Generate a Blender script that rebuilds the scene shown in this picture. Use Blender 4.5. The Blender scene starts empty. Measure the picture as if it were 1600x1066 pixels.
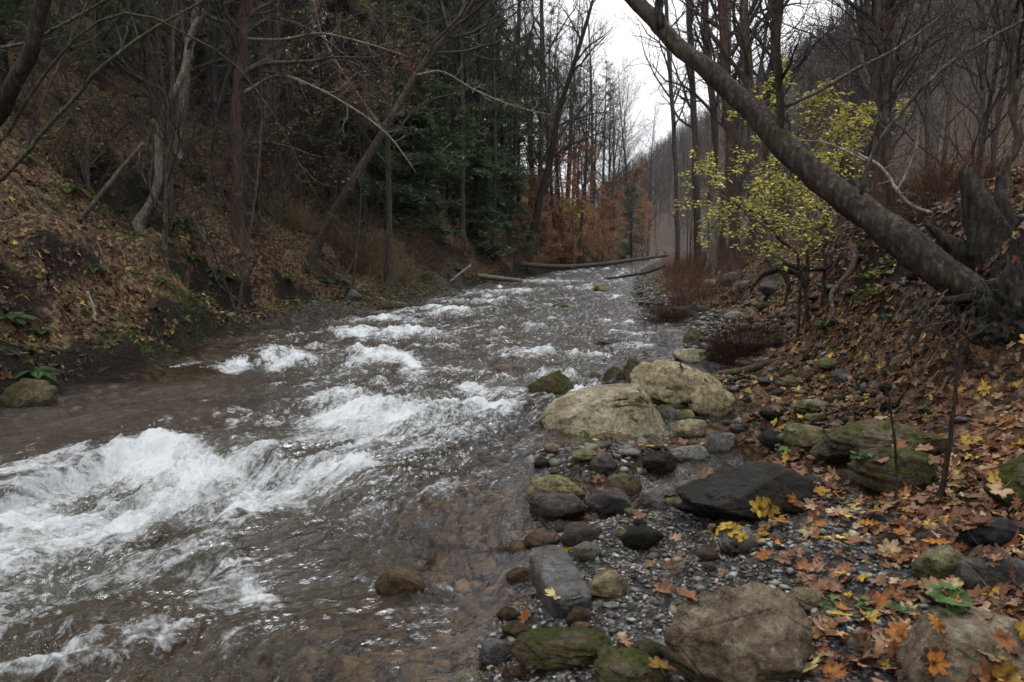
import bpy, math, random
import numpy as np
from mathutils import Vector, Matrix
from mathutils.bvhtree import BVHTree

# ------------------------------------------------------------------ camera, sky, sun, exposure
SC = bpy.context.scene
COL = SC.collection
HAZE = 0.00018
F = 1225.0
PITCH = math.atan(148 / 1225)
CAMZ = 1.4
cam_d = bpy.data.cameras.new('camera')
cam_d.sensor_width = 36; cam_d.lens = F / 1600 * 36
cam_d.clip_start = 0.05; cam_d.clip_end = 6000
cam = bpy.data.objects.new('camera', cam_d); COL.objects.link(cam)
cam.location = (0, 0, CAMZ); cam.rotation_euler = (math.pi / 2 - PITCH, 0, 0)
cam_d.dof.use_dof = True; cam_d.dof.focus_distance = 6.5; cam_d.dof.aperture_fstop = 5.6
SC.camera = cam
SUN_EL, SUN_AZ = math.radians(55), math.radians(12)
w = bpy.data.worlds.new("World"); SC.world = w; w.use_nodes = True
nt = w.node_tree; nt.nodes.clear()
wo = nt.nodes.new('ShaderNodeOutputWorld'); bg = nt.nodes.new('ShaderNodeBackground')
sky = nt.nodes.new('ShaderNodeTexSky'); sky.sky_type = 'NISHITA'; sky.sun_disc = False
sky.sun_elevation = SUN_EL; sky.sun_rotation = SUN_AZ; sky.dust_density = 5; sky.air_density = 1.5
hs = nt.nodes.new('ShaderNodeHueSaturation'); hs.inputs['Saturation'].default_value = 0.08
mixw = nt.nodes.new('ShaderNodeMix'); mixw.data_type = 'RGBA'; mixw.inputs[0].default_value = 0.75
mixw.inputs[0].default_value = .85
# overcast deck: brightest overhead, dimmer towards the horizon
tcw = nt.nodes.new('ShaderNodeTexCoord'); spw = nt.nodes.new('ShaderNodeSeparateXYZ'); nt.links.new(tcw.outputs['Generated'], spw.inputs[0])
mrw = nt.nodes.new('ShaderNodeMapRange'); nt.links.new(spw.outputs[2], mrw.inputs[0]); mrw.inputs[1].default_value = 0; mrw.inputs[2].default_value = 1; mrw.inputs[3].default_value = .74; mrw.inputs[4].default_value = 2.35
nsw = nt.nodes.new('ShaderNodeTexNoise'); nt.links.new(tcw.outputs['Generated'], nsw.inputs['Vector']); nsw.inputs['Scale'].default_value = 3; nsw.inputs['Detail'].default_value = 4
mnw = nt.nodes.new('ShaderNodeMath'); mnw.operation = 'MULTIPLY_ADD'; nt.links.new(nsw.outputs['Fac'], mnw.inputs[0]); mnw.inputs[1].default_value = .25; mnw.inputs[2].default_value = .88
mlw = nt.nodes.new('ShaderNodeMath'); mlw.operation = 'MULTIPLY'; nt.links.new(mrw.outputs[0], mlw.inputs[0]); nt.links.new(mnw.outputs[0], mlw.inputs[1])
vmw = nt.nodes.new('ShaderNodeVectorMath'); vmw.operation = 'SCALE'; vmw.inputs[0].default_value = (8.95, 9.1, 9.4); nt.links.new(mlw.outputs[0], vmw.inputs['Scale']); nt.links.new(vmw.outputs[0], mixw.inputs[7])
nt.links.new(sky.outputs[0], hs.inputs['Color']); nt.links.new(hs.outputs[0], mixw.inputs[6])
nt.links.new(mixw.outputs[2], bg.inputs['Color']); bg.inputs['Strength'].default_value = 0.12
nt.links.new(bg.outputs[0], wo.inputs[0])
sl = bpy.data.lights.new('sun', 'SUN'); sl.energy = .8; sl.angle = math.radians(60); sl.color = (1, .96, .9)
so = bpy.data.objects.new('sun', sl); COL.objects.link(so)
sd = Vector((math.sin(SUN_AZ) * math.cos(SUN_EL), math.cos(SUN_AZ) * math.cos(SUN_EL), math.sin(SUN_EL)))
so.rotation_euler = sd.to_track_quat('Z', 'Y').to_euler(); so.location = (5, 20, 30)
SC.view_settings.view_transform = 'Standard'; SC.view_settings.look = 'None'
SC.view_settings.gamma = 1; SC.view_settings.exposure = 0.28
SC.cycles.max_bounces = 6; SC.cycles.diffuse_bounces = 3; SC.cycles.glossy_bounces = 2
SC.cycles.transparent_max_bounces = 12; SC.cycles.volume_bounces = 0
SC.cycles.caustics_reflective = False; SC.cycles.caustics_refractive = False
SC.cycles.use_denoising = True

# ------------------------------------------------------------------ numeric helpers
rng = np.random.default_rng(7)
cp, sp = math.cos(PITCH), math.sin(PITCH)
def ray(px, py):
    x = (px - 800) / F; y = (533 - py) / F
    return np.array([x, cp + y * sp, -sp + y * cp])
def at(px, py, Y):
    d = ray(px, py); return np.array([0, 0, CAMZ]) + d * (Y / d[1])
def onz(px, py, z=0.0):
    d = ray(px, py); return np.array([0, 0, CAMZ]) + d * ((z - CAMZ) / d[2])
def sstep(a, b, x):
    t = np.clip((x - a) / (b - a), 0, 1); return t * t * (3 - 2 * t)
def _hash(i, j, s):
    h = (i * 374761393 + j * 668265263 + s * 1442695041) & 0xffffffff
    h = ((h ^ (h >> 13)) * 1274126177) & 0xffffffff
    return ((h ^ (h >> 16)) & 0xffffff) / float(0xffffff)
def noise2(x, y, s=0):
    x = np.asarray(x, float); y = np.asarray(y, float)
    xi = np.floor(x).astype(np.int64); yi = np.floor(y).astype(np.int64)
    xf = x - xi; yf = y - yi
    u = xf * xf * xf * (xf * (xf * 6 - 15) + 10); v = yf * yf * yf * (yf * (yf * 6 - 15) + 10)
    def g(a, b, dx, dy):
        t = _hash(a, b, s) * 2 * np.pi; return np.cos(t) * dx + np.sin(t) * dy
    n00 = g(xi, yi, xf, yf); n10 = g(xi + 1, yi, xf - 1, yf)
    n01 = g(xi, yi + 1, xf, yf - 1); n11 = g(xi + 1, yi + 1, xf - 1, yf - 1)
    return ((n00 * (1 - u) + n10 * u) * (1 - v) + (n01 * (1 - u) + n11 * u) * v) * 1.5
def fbm(x, y, o=4, s=0, g=0.5):
    a, t, f = 1.0, 0, 1.0
    for k in range(o):
        t = t + a * noise2(x * f, y * f, s + k * 17); a *= g; f *= 2.03
    return t
def noise3(p, s=0):
    a = fbm(p[:, 0] + 3.1 * p[:, 2], p[:, 1] - 1.7 * p[:, 2], 2, s)
    b = fbm(p[:, 1] + 5.2, p[:, 2] + 2.3 * p[:, 0], 2, s + 5)
    c = fbm(p[:, 2] - 4.7, p[:, 0] + .9 * p[:, 1], 2, s + 9)
    return (a + b + c) / 1.9

# ------------------------------------------------------------------ plan of the valley
def _edge(pts, extra_lo, extra_hi, z=0.0):
    a = [onz(px, py, z if len(q) == 0 else q[0])[:2] for px, py, *q in pts]
    a = [tuple(v) for v in a] + [tuple(v) for v in extra_lo] + [tuple(v) for v in extra_hi]
    a.sort(key=lambda v: v[1]); a = np.array(a); return a[:, 1], a[:, 0]
LW = -0.15
LY, LX = _edge([(0, 636), (90, 612), (200, 584), (285, 546), (350, 524), (430, 508), (520, 494), (600, 486), (680, 466), (735, 447), (800, 438), (870, 424), (960, 414), (1010, 406)],
               [(-16, -4), (-12.5, 0), (-9, 3), (-6, 5)], [(14, 130), (6, 180), (-20, 260), (-60, 400), (-200, 1600)])
RY, RX = _edge([(745, 1066, LW), (760, 1000, LW), (820, 915, LW), (800, 860, LW), (815, 790, -.15), (850, 690, -.05), (960, 640), (1040, 590), (1060, 560), (1075, 528), (1068, 505), (1015, 494), (985, 470), (988, 445), (1000, 422), (1035, 404)],
               [(-4.2, -4), (-1.5, 0)], [(19, 130), (12, 180), (-12, 260), (-50, 400), (-180, 1600)])
LIPX = [-9, -5, -3.0, -2.65, -2.2, -1.6, -.9, .3, 2]
LIPY = [3.6, 4.3, 4.64, 5.4, 5.65, 5.2, 5.0, 4.9, 5.0]
POOLS = [(*onz(1165, 645, 0)[:2], .55, .5), (*onz(1225, 668, 0)[:2], .45, .3), (*onz(1125, 725, -.05)[:2], .4, .33),
         (*onz(1005, 665, 0)[:2], .8, .25), (*onz(1080, 757, -.1)[:2], .35, .25), (*onz(985, 800, -.12)[:2], .62, .2), (*onz(880, 815, -.15)[:2], .5, .25),
         (*onz(930, 690, -.03)[:2], .5, .3), (*onz(1100, 575, 0)[:2], .5, .6), (*onz(1175, 600, 0)[:2], .35, .4)]
HOLLOWS = [(-7.9, 15.9, 1.0, .95), (-5.55, 15.5, .8, .5), (-4.45, 17.0, .7, .4)]     # scars and undercuts in the left slope: x, y, radius, depth
def water_level(X, Y):
    ly = np.interp(X, LIPX, LIPY); wd = .34 + 1.3 * sstep(-1.9, .2, X)
    t = sstep(0, 1, (ly - Y) / wd)
    return LW * t - .1 * sstep(3.2, 1.0, Y) + .0 * X
def ground_h(X, Y):
    X = np.asarray(X, float); Y = np.asarray(Y, float)
    xl = np.interp(Y, LY, LX); xr = np.interp(Y, RY, RX)
    wob = .16 * noise2(X * 1.3, Y * 1.3, 3) + .07 * noise2(X * 4, Y * 4, 4)
    W = water_level(X, Y)
    dl = xl - X + wob; dr = X - xr + wob * .6 + .13 * noise2(X * 2.7 + 9, Y * 2.7, 6) * sstep(14, 7, Y)
    d = np.minimum(-dl, -dr)
    bed = W - .01 - .12 * sstep(0, .35, d) - .26 * sstep(.1, 1.2, d) + .05 * fbm(X * 3, Y * 3, 3, 8) * sstep(0, .3, d) + .012 * fbm(X * 11, Y * 11, 2, 9)
    # left bank
    led = .16 + .42 * sstep(-.25, .35, noise2(X * .5, Y * .42, 21)) * (1 - .85 * sstep(12, 14.5, Y) * sstep(26, 22, Y))
    flat = 1.3 * sstep(12.5, 15, Y) * sstep(27, 21, Y)
    q = np.maximum(dl - flat - .1, 0)
    lb = led * sstep(0, .3, dl) + .05 * np.minimum(np.maximum(dl, 0), 1.5) + .60 * q + .22 * np.maximum(q - 1.6, 0) + .30 * sstep(.1, .38, q - .7 - .4 * noise2(Y * .6, X * .2, 5)) * 1.2
    cap = 34 - 21 * sstep(40, 120, Y) + 14 * sstep(250, 700, Y)
    lb = cap * (1 - np.exp(-lb / cap * (1 + .0 * lb)))
    lb = lb + (.10 * fbm(X * 1.1, Y * 1.1, 3, 30) + .06 * fbm(X * 4, Y * 4, 3, 31) + .025 * fbm(X * 15, Y * 15, 2, 34)) * sstep(.0, .5, dl) + .9 * noise2(X * .13, Y * .13, 33) * sstep(2, 9, dl)
    # right bank
    xc = np.interp(Y, [-5, 0, 5, 7.2, 12, 16, 30, 50, 110, 1600], [4.6, 4.4, 4.0, 4.1, 5.3, 5.6, 8.4, 12.5, 27, 30]) + .25 * noise2(Y * .7, X * .1, 40)
    xf = xc - 1.35 + .2 * noise2(Y * 1.1, 0 * X, 41)
    zc = np.interp(Y, [-5, 4, 7, 12, 16, 24, 60, 1600], [1.7, 1.75, 1.9, 1.8, 1.25, .95, 1.0, 1.2])
    zf = .06 + .10 * np.maximum(xf - xr, .2)
    bw = np.maximum(xf - xr, .2)
    beach = -.01 + .10 * np.clip(dr, 0, bw) + .11 * sstep(0, .45, dr)
    hill = np.maximum(X - 30 - .0 * Y, 0)
    hz = 122 * (1 - np.exp(-(hill / 122) ** 1.15 * 1.25)) + 3.5 * fbm(X * .02, Y * .012, 3, 50) * sstep(5, 50, hill)
    up = (zc - zf) * sstep(-.1, 1.0, (X - xf) / np.maximum(xc - xf, .3)) + .02 * np.clip(X - xc, 0, 25) + hz
    hollow = .5 * np.exp(-(((X - 4.6) / .8) ** 2 + ((Y - 5.2) / .7) ** 2))
    rb = beach + up + (.05 * fbm(X * 1.7, Y * 1.7, 3, 60) + (.02 + .035 * sstep(0, .5, X - xf)) * fbm(X * 7, Y * 7, 3, 61)) * sstep(.1, .8, dr) + .22 * fbm(X * .9, Y * .9, 2, 63) * sstep(0, 1.2, X - xf)
    rb = rb - hollow * 0
    for (a, b, r1, r2) in POOLS:
        g = np.exp(-(((X - a) / r1) ** 2 + ((Y - b) / r2) ** 2) * .95)
        rb = rb - np.clip(g * 1.5, 0, 1) * (rb + .13)
    for (a_, b_, c_, e_) in HOLLOWS: lb = lb - e_ * sstep(1.25, .75, np.hypot((X - a_) / c_, (Y - b_) / (c_ * 1.3)) + .25 * noise2(X * 1.5, Y * 1.5, 36))
    z = np.where(dl > 0, W + lb, np.where(dr > 0, W * sstep(2.5, .5, dr) + rb + .012 * fbm(X * 11, Y * 11, 2, 9) * sstep(.3, 0, dr), bed))
    e = sstep(-.15, .0, np.maximum(dl, dr))
    return z
def gh(x, y): return float(ground_h(np.array([x]), np.array([y]))[0])
_tt = np.exp(np.linspace(math.log(1.6), math.log(900), 4000))
def hit(px, py, wat=False):
    d = ray(px, py); d = d / d[1]
    P = np.array([0, 0, CAMZ]) + d[None, :] * _tt[:, None]
    gz_ = ground_h(P[:, 0], P[:, 1]); gz_ = np.maximum(gz_, water_level(P[:, 0], P[:, 1])) if wat else gz_
    b = P[:, 2] < gz_
    i = int(np.argmax(b)) if b.any() else len(_tt) - 1
    p = P[i].copy(); p[2] = gz_[i]; return p

# ------------------------------------------------------------------ mesh building
def unit_(v): return v / (np.linalg.norm(v, axis=-1, keepdims=True) + 1e-9)
class MB:
    def __init__(s): s.V = []; s.Q = []; s.T = []; s.C = []; s.n = 0; s.M = []
    def add(s, V, Q=None, T=None, C=None):
        V = np.asarray(V, float).reshape(-1, 3)
        if Q is not None and len(Q): s.Q.append(np.asarray(Q, np.int64).reshape(-1, 4) + s.n)
        if T is not None and len(T): s.T.append(np.asarray(T, np.int64).reshape(-1, 3) + s.n)
        if C is not None:
            C = np.asarray(C, float)
            if C.ndim == 1: C = np.tile(C, (len(V), 1))
            s.C.append(C)
        s.V.append(V); s.n += len(V)
    def tubes(s, P, R, sides=4, C=None, cap=False, rough=0):
        P = np.asarray(P, float); R = np.asarray(R, float)
        if P.ndim == 2: P = P[None]; R = R[None]
        n, k, _ = P.shape
        T = np.gradient(P, axis=1); T /= np.linalg.norm(T, axis=2, keepdims=True) + 1e-9
        ref = np.zeros_like(T); m = np.abs(T[:, :1, 2:3]) > .8
        ref[..., 0] = m[..., 0]; ref[..., 2] = ~m[..., 0]
        A = np.cross(T, ref); A /= np.linalg.norm(A, axis=2, keepdims=True) + 1e-9
        B = np.cross(T, A)
        th = np.arange(sides) * 2 * np.pi / sides
        V = P[:, :, None, :] + R[:, :, None, None] * (A[:, :, None, :] * np.cos(th)[None, None, :, None] + B[:, :, None, :] * np.sin(th)[None, None, :, None])
        if rough:
            q = V.reshape(-1, 3); rv = (V - P[:, :, None, :]).reshape(-1, 3); q2 = unit_(rv)
            nz = noise3(q * np.array([9, 9, 2.2]), 5) * .6 + noise3(q * np.array([3, 3, 1.0]), 6) * .8 + noise3(q * np.array([24, 24, 6]), 8) * .3
            V = (q + rv * (rough * nz)[:, None]).reshape(V.shape)
        idx = np.arange(n * k * sides).reshape(n, k, sides)
        a = idx[:, :-1]; b = idx[:, 1:]
        Q = np.stack([a, np.roll(a, -1, 2), np.roll(b, -1, 2), b], -1).reshape(-1, 4)
        cc = None
        if C is not None: cc = np.tile(np.asarray(C, float), (n * k * sides, 1))
        Tt = None
        if cap and sides >= 3:
            Tt = []
            for e, fl in ((0, 1), (k - 1, 0)):
                ring = idx[:, e]
                for j in range(1, sides - 1):
                    t = np.stack([ring[:, 0], ring[:, j], ring[:, j + 1]], -1)
                    Tt.append(t if fl == 0 else t[:, ::-1])
            Tt = np.concatenate(Tt)
        s.add(V.reshape(-1, 3), Q, Tt, cc)
    def mesh(s, name, mat, smooth=True, attrs=None):
        me = bpy.data.meshes.new(name)
        V = np.concatenate(s.V) if s.V else np.zeros((0, 3))
        Q = np.concatenate(s.Q) if s.Q else np.zeros((0, 4), int)
        T = np.concatenate(s.T) if s.T else np.zeros((0, 3), int)
        me.vertices.add(len(V)); me.vertices.foreach_set('co', V.ravel())
        nl = len(Q) * 4 + len(T) * 3
        me.loops.add(nl); me.loops.foreach_set('vertex_index', np.concatenate([Q.ravel(), T.ravel()]).astype(np.int32))
        npz = len(Q) + len(T); me.polygons.add(npz)
        st = np.concatenate([np.arange(len(Q)) * 4, len(Q) * 4 + np.arange(len(T)) * 3]).astype(np.int32)
        me.polygons.foreach_set('loop_start', st)
        me.polygons.foreach_set('use_smooth', np.full(npz, smooth, bool))
        me.update(calc_edges=True)
        if s.C and sum(len(c) for c in s.C) == len(V):
            c = np.concatenate(s.C); c = np.concatenate([c[:, :3], np.ones((len(V), 1))], 1)
            a = me.attributes.new('col', 'FLOAT_COLOR', 'POINT'); a.data.foreach_set('color', c.ravel())
        for k, v in (attrs or {}).items():
            v = np.asarray(v, float)
            if v.ndim == 1: a = me.attributes.new(k, 'FLOAT', 'POINT'); a.data.foreach_set('value', v)
            else: a = me.attributes.new(k, 'FLOAT_VECTOR', 'POINT'); a.data.foreach_set('vector', v.ravel())
        me.materials.append(mat)
        return me
    def obj(s, name, mat, parent=None, smooth=True, attrs=None, loc=None):
        if loc is not None:
            s.V = [v - np.asarray(loc) for v in s.V]
        o = bpy.data.objects.new(name, s.mesh(name, mat, smooth, attrs)); COL.objects.link(o)
        if parent is not None: o.parent = parent
        elif loc is not None: o.location = loc
        return o
def tag(o, label=None, cat=None, group=None, kind=None):
    if label: o['label'] = label
    if cat: o['category'] = cat
    if group: o['group'] = group
    if kind: o['kind'] = kind
    return o
def empty(name, loc, label, cat, group=None, rz=0, sc=1):
    o = bpy.data.objects.new(name, None); COL.objects.link(o); o.location = loc
    o.rotation_euler = (0, 0, rz); o.scale = (sc, sc, sc); o.empty_display_size = .2
    return tag(o, label, cat, group)
def part(name, me, parent, label=None):
    o = bpy.data.objects.new(name, me); COL.objects.link(o); o.parent = parent
    if label: o['label'] = label
    return o

# ------------------------------------------------------------------ materials
class N:
    def __init__(s, name):
        s.m = bpy.data.materials.new(name); s.m.use_nodes = True; s.t = s.m.node_tree; s.t.nodes.clear()
        s.out = s.t.nodes.new('ShaderNodeOutputMaterial')
    def n(s, typ, **k):
        nd = s.t.nodes.new('ShaderNode' + typ)
        for a, b in k.items(): setattr(nd, a, b)
        return nd
    def l(s, a, b): s.t.links.new(a, b)
    def put(s, sock, v):
        if isinstance(v, bpy.types.NodeSocket): s.l(v, sock)
        elif isinstance(v, tuple) and len(v) == 3 and sock.type == 'RGBA': sock.default_value = (*v, 1)
        else: sock.default_value = v
    def attr(s, name, out='Fac'): return s.n('Attribute', attribute_name=name).outputs[out]
    def coord(s, o='Object'): return s.n('TexCoord').outputs[o]
    def pos(s): return s.n('NewGeometry').outputs['Position']
    def nor(s): return s.n('NewGeometry').outputs['Normal']
    def map(s, v, scale=(1, 1, 1), loc=(0, 0, 0)):
        m = s.n('Mapping'); s.l(v, m.inputs[0]); m.inputs['Scale'].default_value = scale; s.put(m.inputs['Location'], loc); return m.outputs[0]
    def noise(s, v, scale, detail=4, rough=.55, dist=0, o='Fac'):
        m = s.n('TexNoise'); s.l(v, m.inputs['Vector']); s.put(m.inputs['Scale'], scale)
        m.inputs['Detail'].default_value = detail; m.inputs['Roughness'].default_value = rough; m.inputs['Distortion'].default_value = dist
        return m.outputs[o]
    def vor(s, v, scale, o='Distance', feature='F1', rnd=1):
        m = s.n('TexVoronoi', feature=feature); s.l(v, m.inputs['Vector']); m.inputs['Scale'].default_value = scale; m.inputs['Randomness'].default_value = rnd; return m.outputs[o]
    def ramp(s, f, stops, interp='LINEAR'):
        r = s.n('ValToRGB'); s.put(r.inputs[0], f); e = r.color_ramp.elements; r.color_ramp.interpolation = interp
        while len(e) < len(stops): e.new(.5)
        for i, (p, c) in enumerate(stops):
            e[i].position = p; e[i].color = (c, c, c, 1) if isinstance(c, (int, float)) else (*c, 1)
        return r.outputs[0]
    def math(s, op, a, b=0.0, c=None, clamp=False):
        m = s.n('Math', operation=op, use_clamp=clamp); s.put(m.inputs[0], a); s.put(m.inputs[1], b)
        if c is not None: s.put(m.inputs[2], c)
        return m.outputs[0]
    def mix(s, f, a, b, blend='MIX'):
        m = s.n('Mix', data_type='RGBA', blend_type=blend); s.put(m.inputs[0], f); s.put(m.inputs[6], a); s.put(m.inputs[7], b); return m.outputs[2]
    def sep(s, v, i): m = s.n('SeparateXYZ'); s.l(v, m.inputs[0]); return m.outputs[i]
    def sm(s, x, a, b): 
        m = s.n('MapRange', interpolation_type='SMOOTHSTEP'); s.put(m.inputs[0], x); m.inputs[1].default_value = a; m.inputs[2].default_value = b; return m.outputs[0]
    def bump(s, h, strength=.5, dist=.02, normal=None):
        m = s.n('Bump'); s.put(m.inputs['Height'], h); m.inputs['Strength'].default_value = strength; m.inputs['Distance'].default_value = dist
        if normal is not None: s.l(normal, m.inputs['Normal'])
        return m.outputs[0]
    def rnd(s): return s.n('ObjectInfo').outputs['Random']
    def pr(s, col, rough=.7, normal=None, spec=.3, **k):
        b = s.n('BsdfPrincipled'); s.put(b.inputs['Base Color'], col); s.put(b.inputs['Roughness'], rough)
        s.put(b.inputs['Specular IOR Level'], spec)
        if normal is not None: s.l(normal, b.inputs['Normal'])
        for kk, v in k.items(): s.put(b.inputs[kk.replace('_', ' ')], v)
        return b.outputs[0]
    def done(s, sh): s.l(sh, s.out.inputs[0]); return s.m

def bark(name, c1, c2, moss=0.0, lich=0.0, rings=False):
    k = N(name); v = k.pos(); st = k.map(v, (1, 1, .22))
    a = k.noise(st, 26, 6, .7); b = k.noise(v, 3.5, 4, .6)
    col = k.mix(k.ramp(a, [(.35, 0), (.62, 1)]), c1, c2)
    col = k.mix(k.ramp(b, [(.35, .0), (.7, .6)]), col, tuple(x * .55 for x in c1))
    if lich: col = k.mix(k.math('MULTIPLY', k.ramp(k.noise(v, 19, 5, .7), [(.53, 0), (.6, 1)]), lich), col, (.33, .33, .29))
    if moss: col = k.mix(k.math('MULTIPLY', k.ramp(k.noise(v, 2.2, 4, .7), [(.45, 0), (.62, 1)]), moss), col, (.055, .065, .016))
    fis = k.vor(k.map(v, (1, 1, .16)), 34, 'Distance'); col = k.mix(k.ramp(fis, [(.25, 0), (.6, .55)]), col, tuple(x * .35 for x in c1))
    return k.done(k.pr(col, .85, k.bump(k.math('SUBTRACT', a, k.math('MULTIPLY', fis, .6)), 1.0, .022), .12))
M = {}
M['bark_brown'] = bark('brown_bark', (.055, .042, .033), (.13, .10, .08), .2, .25)
M['bark_lean'] = bark('smooth_wet_bark', (.028, .021, .017), (.085, .064, .050), .15, .12)
M['bark_pale'] = bark('pale_bark', (.18, .16, .125), (.38, .345, .28), .35, .6)
M['bark_red'] = bark('reddish_bark', (.06, .036, .028), (.145, .09, .072), .1, .1)
M['bark_grey'] = bark('grey_bark', (.06, .053, .047), (.125, .11, .098), .15, .3)
M['bark_dark'] = bark('dark_bark', (.022, .018, .015), (.06, .048, .04), .1, .1)
M['bark_moss'] = bark('mossy_bark', (.06, .052, .032), (.13, .12, .07), .8, .3)
M['dead_wood'] = bark('bleached_wood', (.20, .17, .13), (.40, .35, .28), .1, 0)
M['log_wood'] = bark('rotting_wood', (.08, .055, .035), (.20, .145, .095), .35, .2)
M['twig'] = bark('twigs', (.05, .043, .038), (.115, .10, .09))
M['twig_moss'] = bark('green_twigs', (.06, .06, .035), (.13, .13, .08))
M['stalk'] = bark('dead_stalks', (.03, .022, .016), (.08, .055, .04))
M['reed'] = bark('red_brown_stems', (.10, .055, .035), (.22, .125, .08))
M['brush'] = bark('dead_brush', (.055, .028, .022), (.14, .075, .058))
M['straw'] = bark('straw', (.22, .165, .09), (.42, .34, .20))

def leafmat(name, rough=.6, transl=.25, var=.3, spec=.12, own=False):
    k = N(name); v = k.pos(); c = k.attr('col', 'Color')
    if own: c = k.mix(k.rnd(), k.mix(1.0, c, (.42, .38, .40), 'MULTIPLY'), k.mix(1.0, c, (1.05, 1.15, 1.1), 'MULTIPLY')); c = k.mix(k.ramp(k.noise(v, 22, 4, .7), [(.5, 0), (.62, .6)]), c, (.035, .02, .012))
    n = k.noise(v, 45, 3, .6)
    col = k.mix(k.ramp(n, [(.3, var), (.6, 0)]), c, k.mix(1.0, c, (.42, .33, .25), 'MULTIPLY'))
    a = k.pr(col, rough, k.bump(n, .3, .006), spec); t = k.n('BsdfTranslucent'); k.l(col, t.inputs[0])
    m = k.n('MixShader'); m.inputs[0].default_value = transl; k.l(a, m.inputs[1]); k.l(t.outputs[0], m.inputs[2])
    return k.done(m.outputs[0])
M['leaf'] = leafmat('dry_leaf', .5, .12, .75, own=True)
M['litter'] = leafmat('leaf_litter', .6, .05, .5)
M['foliage'] = leafmat('foliage', .6, .3, .2)
M['needles'] = leafmat('needles', .7, .35, .1)

def rockmat(name, c1, c2, moss=.0, mosscol=(.05, .055, .012), rough=.75, wet=.0, lich=0., stain=.3, mup=.10):
    k = N(name); v = k.coord('Object'); r = k.rnd()
    off = k.n('CombineXYZ'); k.l(k.math('MULTIPLY', r, 37.0), off.inputs[0]); k.l(k.math('MULTIPLY', r, 11.0), off.inputs[1])
    va = k.n('VectorMath', operation='ADD'); k.l(v, va.inputs[0]); k.l(off.outputs[0], va.inputs[1]); v2 = va.outputs[0]
    a = k.noise(v2, 5, 7, .68, .4); b = k.noise(v2, 30, 6, .75); g = k.noise(v2, 140, 3, .7)
    col = k.mix(k.ramp(a, [(.34, 0), (.66, 1)]), c1, c2)
    col = k.mix(k.ramp(b, [(.36, .85), (.58, 0)]), col, tuple(x * .35 for x in c1))
    col = k.mix(k.ramp(g, [(.55, 0), (.75, .35)]), col, tuple(min(1, x * 1.7) for x in c2))
    if stain: col = k.mix(k.math('MULTIPLY', k.ramp(k.noise(v2, 2.2, 5, .7, .8), [(.48, 0), (.62, 1)]), stain), col, (.075, .05, .028))
    if lich: col = k.mix(k.math('MULTIPLY', k.ramp(k.noise(v2, 11, 6, .7), [(.56, 0), (.61, 1)]), lich), col, (.36, .34, .27))
    cr = k.vor(k.map(v2, (1, 1, 1.8)), 3.1, 'Distance', 'DISTANCE_TO_EDGE')
    rg = rough
    if moss:
        nz = k.sep(k.nor(), 2)
        f = k.math('ADD', k.noise(v2, 3.2, 6, .72), k.math('MULTIPLY', nz, mup))
        f = k.sm(f, .72 - moss * .32, .80 - moss * .32)
        mc = k.mix(k.ramp(k.noise(v2, 60, 3, .6), [(.35, 0), (.7, 1)]), tuple(x * .5 for x in mosscol), tuple(x * 1.6 for x in mosscol))
        col = k.mix(f, col, mc)
    if wet:
        z = k.sep(v, 2); wl = k.sm(k.math('ADD', z, k.math('MULTIPLY', k.math('SUBTRACT', a, .5), .16)), .19, .08)   # soaked band just above the stones' feet
        rg = k.mix(k.math('MULTIPLY', wl, wet), (rough,) * 3, (.18,) * 3)
        col = k.mix(k.math('MULTIPLY', wl, wet * .6), col, k.mix(1.0, col, (.4, .35, .3), 'MULTIPLY'))
    h = k.math('ADD', k.math('MULTIPLY', a, .9), k.math('MULTIPLY', b, .45)); h = k.math('ADD', h, k.math('MULTIPLY', g, .12))
    h = k.math('ADD', h, k.math('MULTIPLY', k.sm(cr, 0, .03), .12))
    return k.done(k.pr(col, rg, k.bump(h, 1.0, .05), .12))
M['r_brown'] = rockmat('brown_stone', (.065, .048, .032), (.25, .195, .135), .0, stain=.5, rough=.7, lich=.35)
M['r_tan'] = rockmat('tan_sandstone', (.16, .13, .07), (.46, .40, .245), .55, (.055, .06, .012), rough=.75, wet=1., stain=.5, mup=-.12)
M['r_tanm'] = rockmat('mossy_tan_sandstone', (.15, .13, .08), (.44, .39, .27), .80, (.052, .056, .008), rough=.75, wet=.9, stain=.55, mup=-.13)
M['r_olive'] = rockmat('olive_stone', (.07, .063, .030), (.28, .26, .13), .35, (.06, .065, .015), rough=.7, wet=.8)
M['r_moss'] = rockmat('mossy_stone', (.045, .035, .022), (.14, .115, .068), .6, (.040, .043, .008), rough=.8, wet=.7)
M['r_grey'] = rockmat('grey_stone', (.055, .054, .05), (.16, .155, .145), .08, rough=.6, wet=.8, stain=.2)
M['r_pale'] = rockmat('pale_grey_stone', (.14, .135, .115), (.30, .29, .255), .1, rough=.7, wet=.5, stain=.2)
M['r_dark'] = rockmat('dark_wet_stone', (.008, .0075, .007), (.030, .027, .023), .25, (.03, .032, .012), rough=.6, wet=.8, stain=.2)
M['r_black'] = rockmat('black_stone', (.008, .008, .009), (.028, .028, .032), .0, rough=.55, stain=0)
M['r_rust'] = rockmat('rust_brown_stone', (.06, .036, .024), (.155, .10, .068), .05, rough=.4, wet=.9, stain=.4)
M['r_wetbrown'] = rockmat('wet_brown_stone', (.045, .030, .014), (.13, .09, .045), .15, rough=.22, wet=.9, stain=.4)
M['r_purple'] = rockmat('dusky_stone', (.04, .034, .032), (.115, .10, .094), .05, rough=.5, wet=.8, stain=.2)

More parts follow.
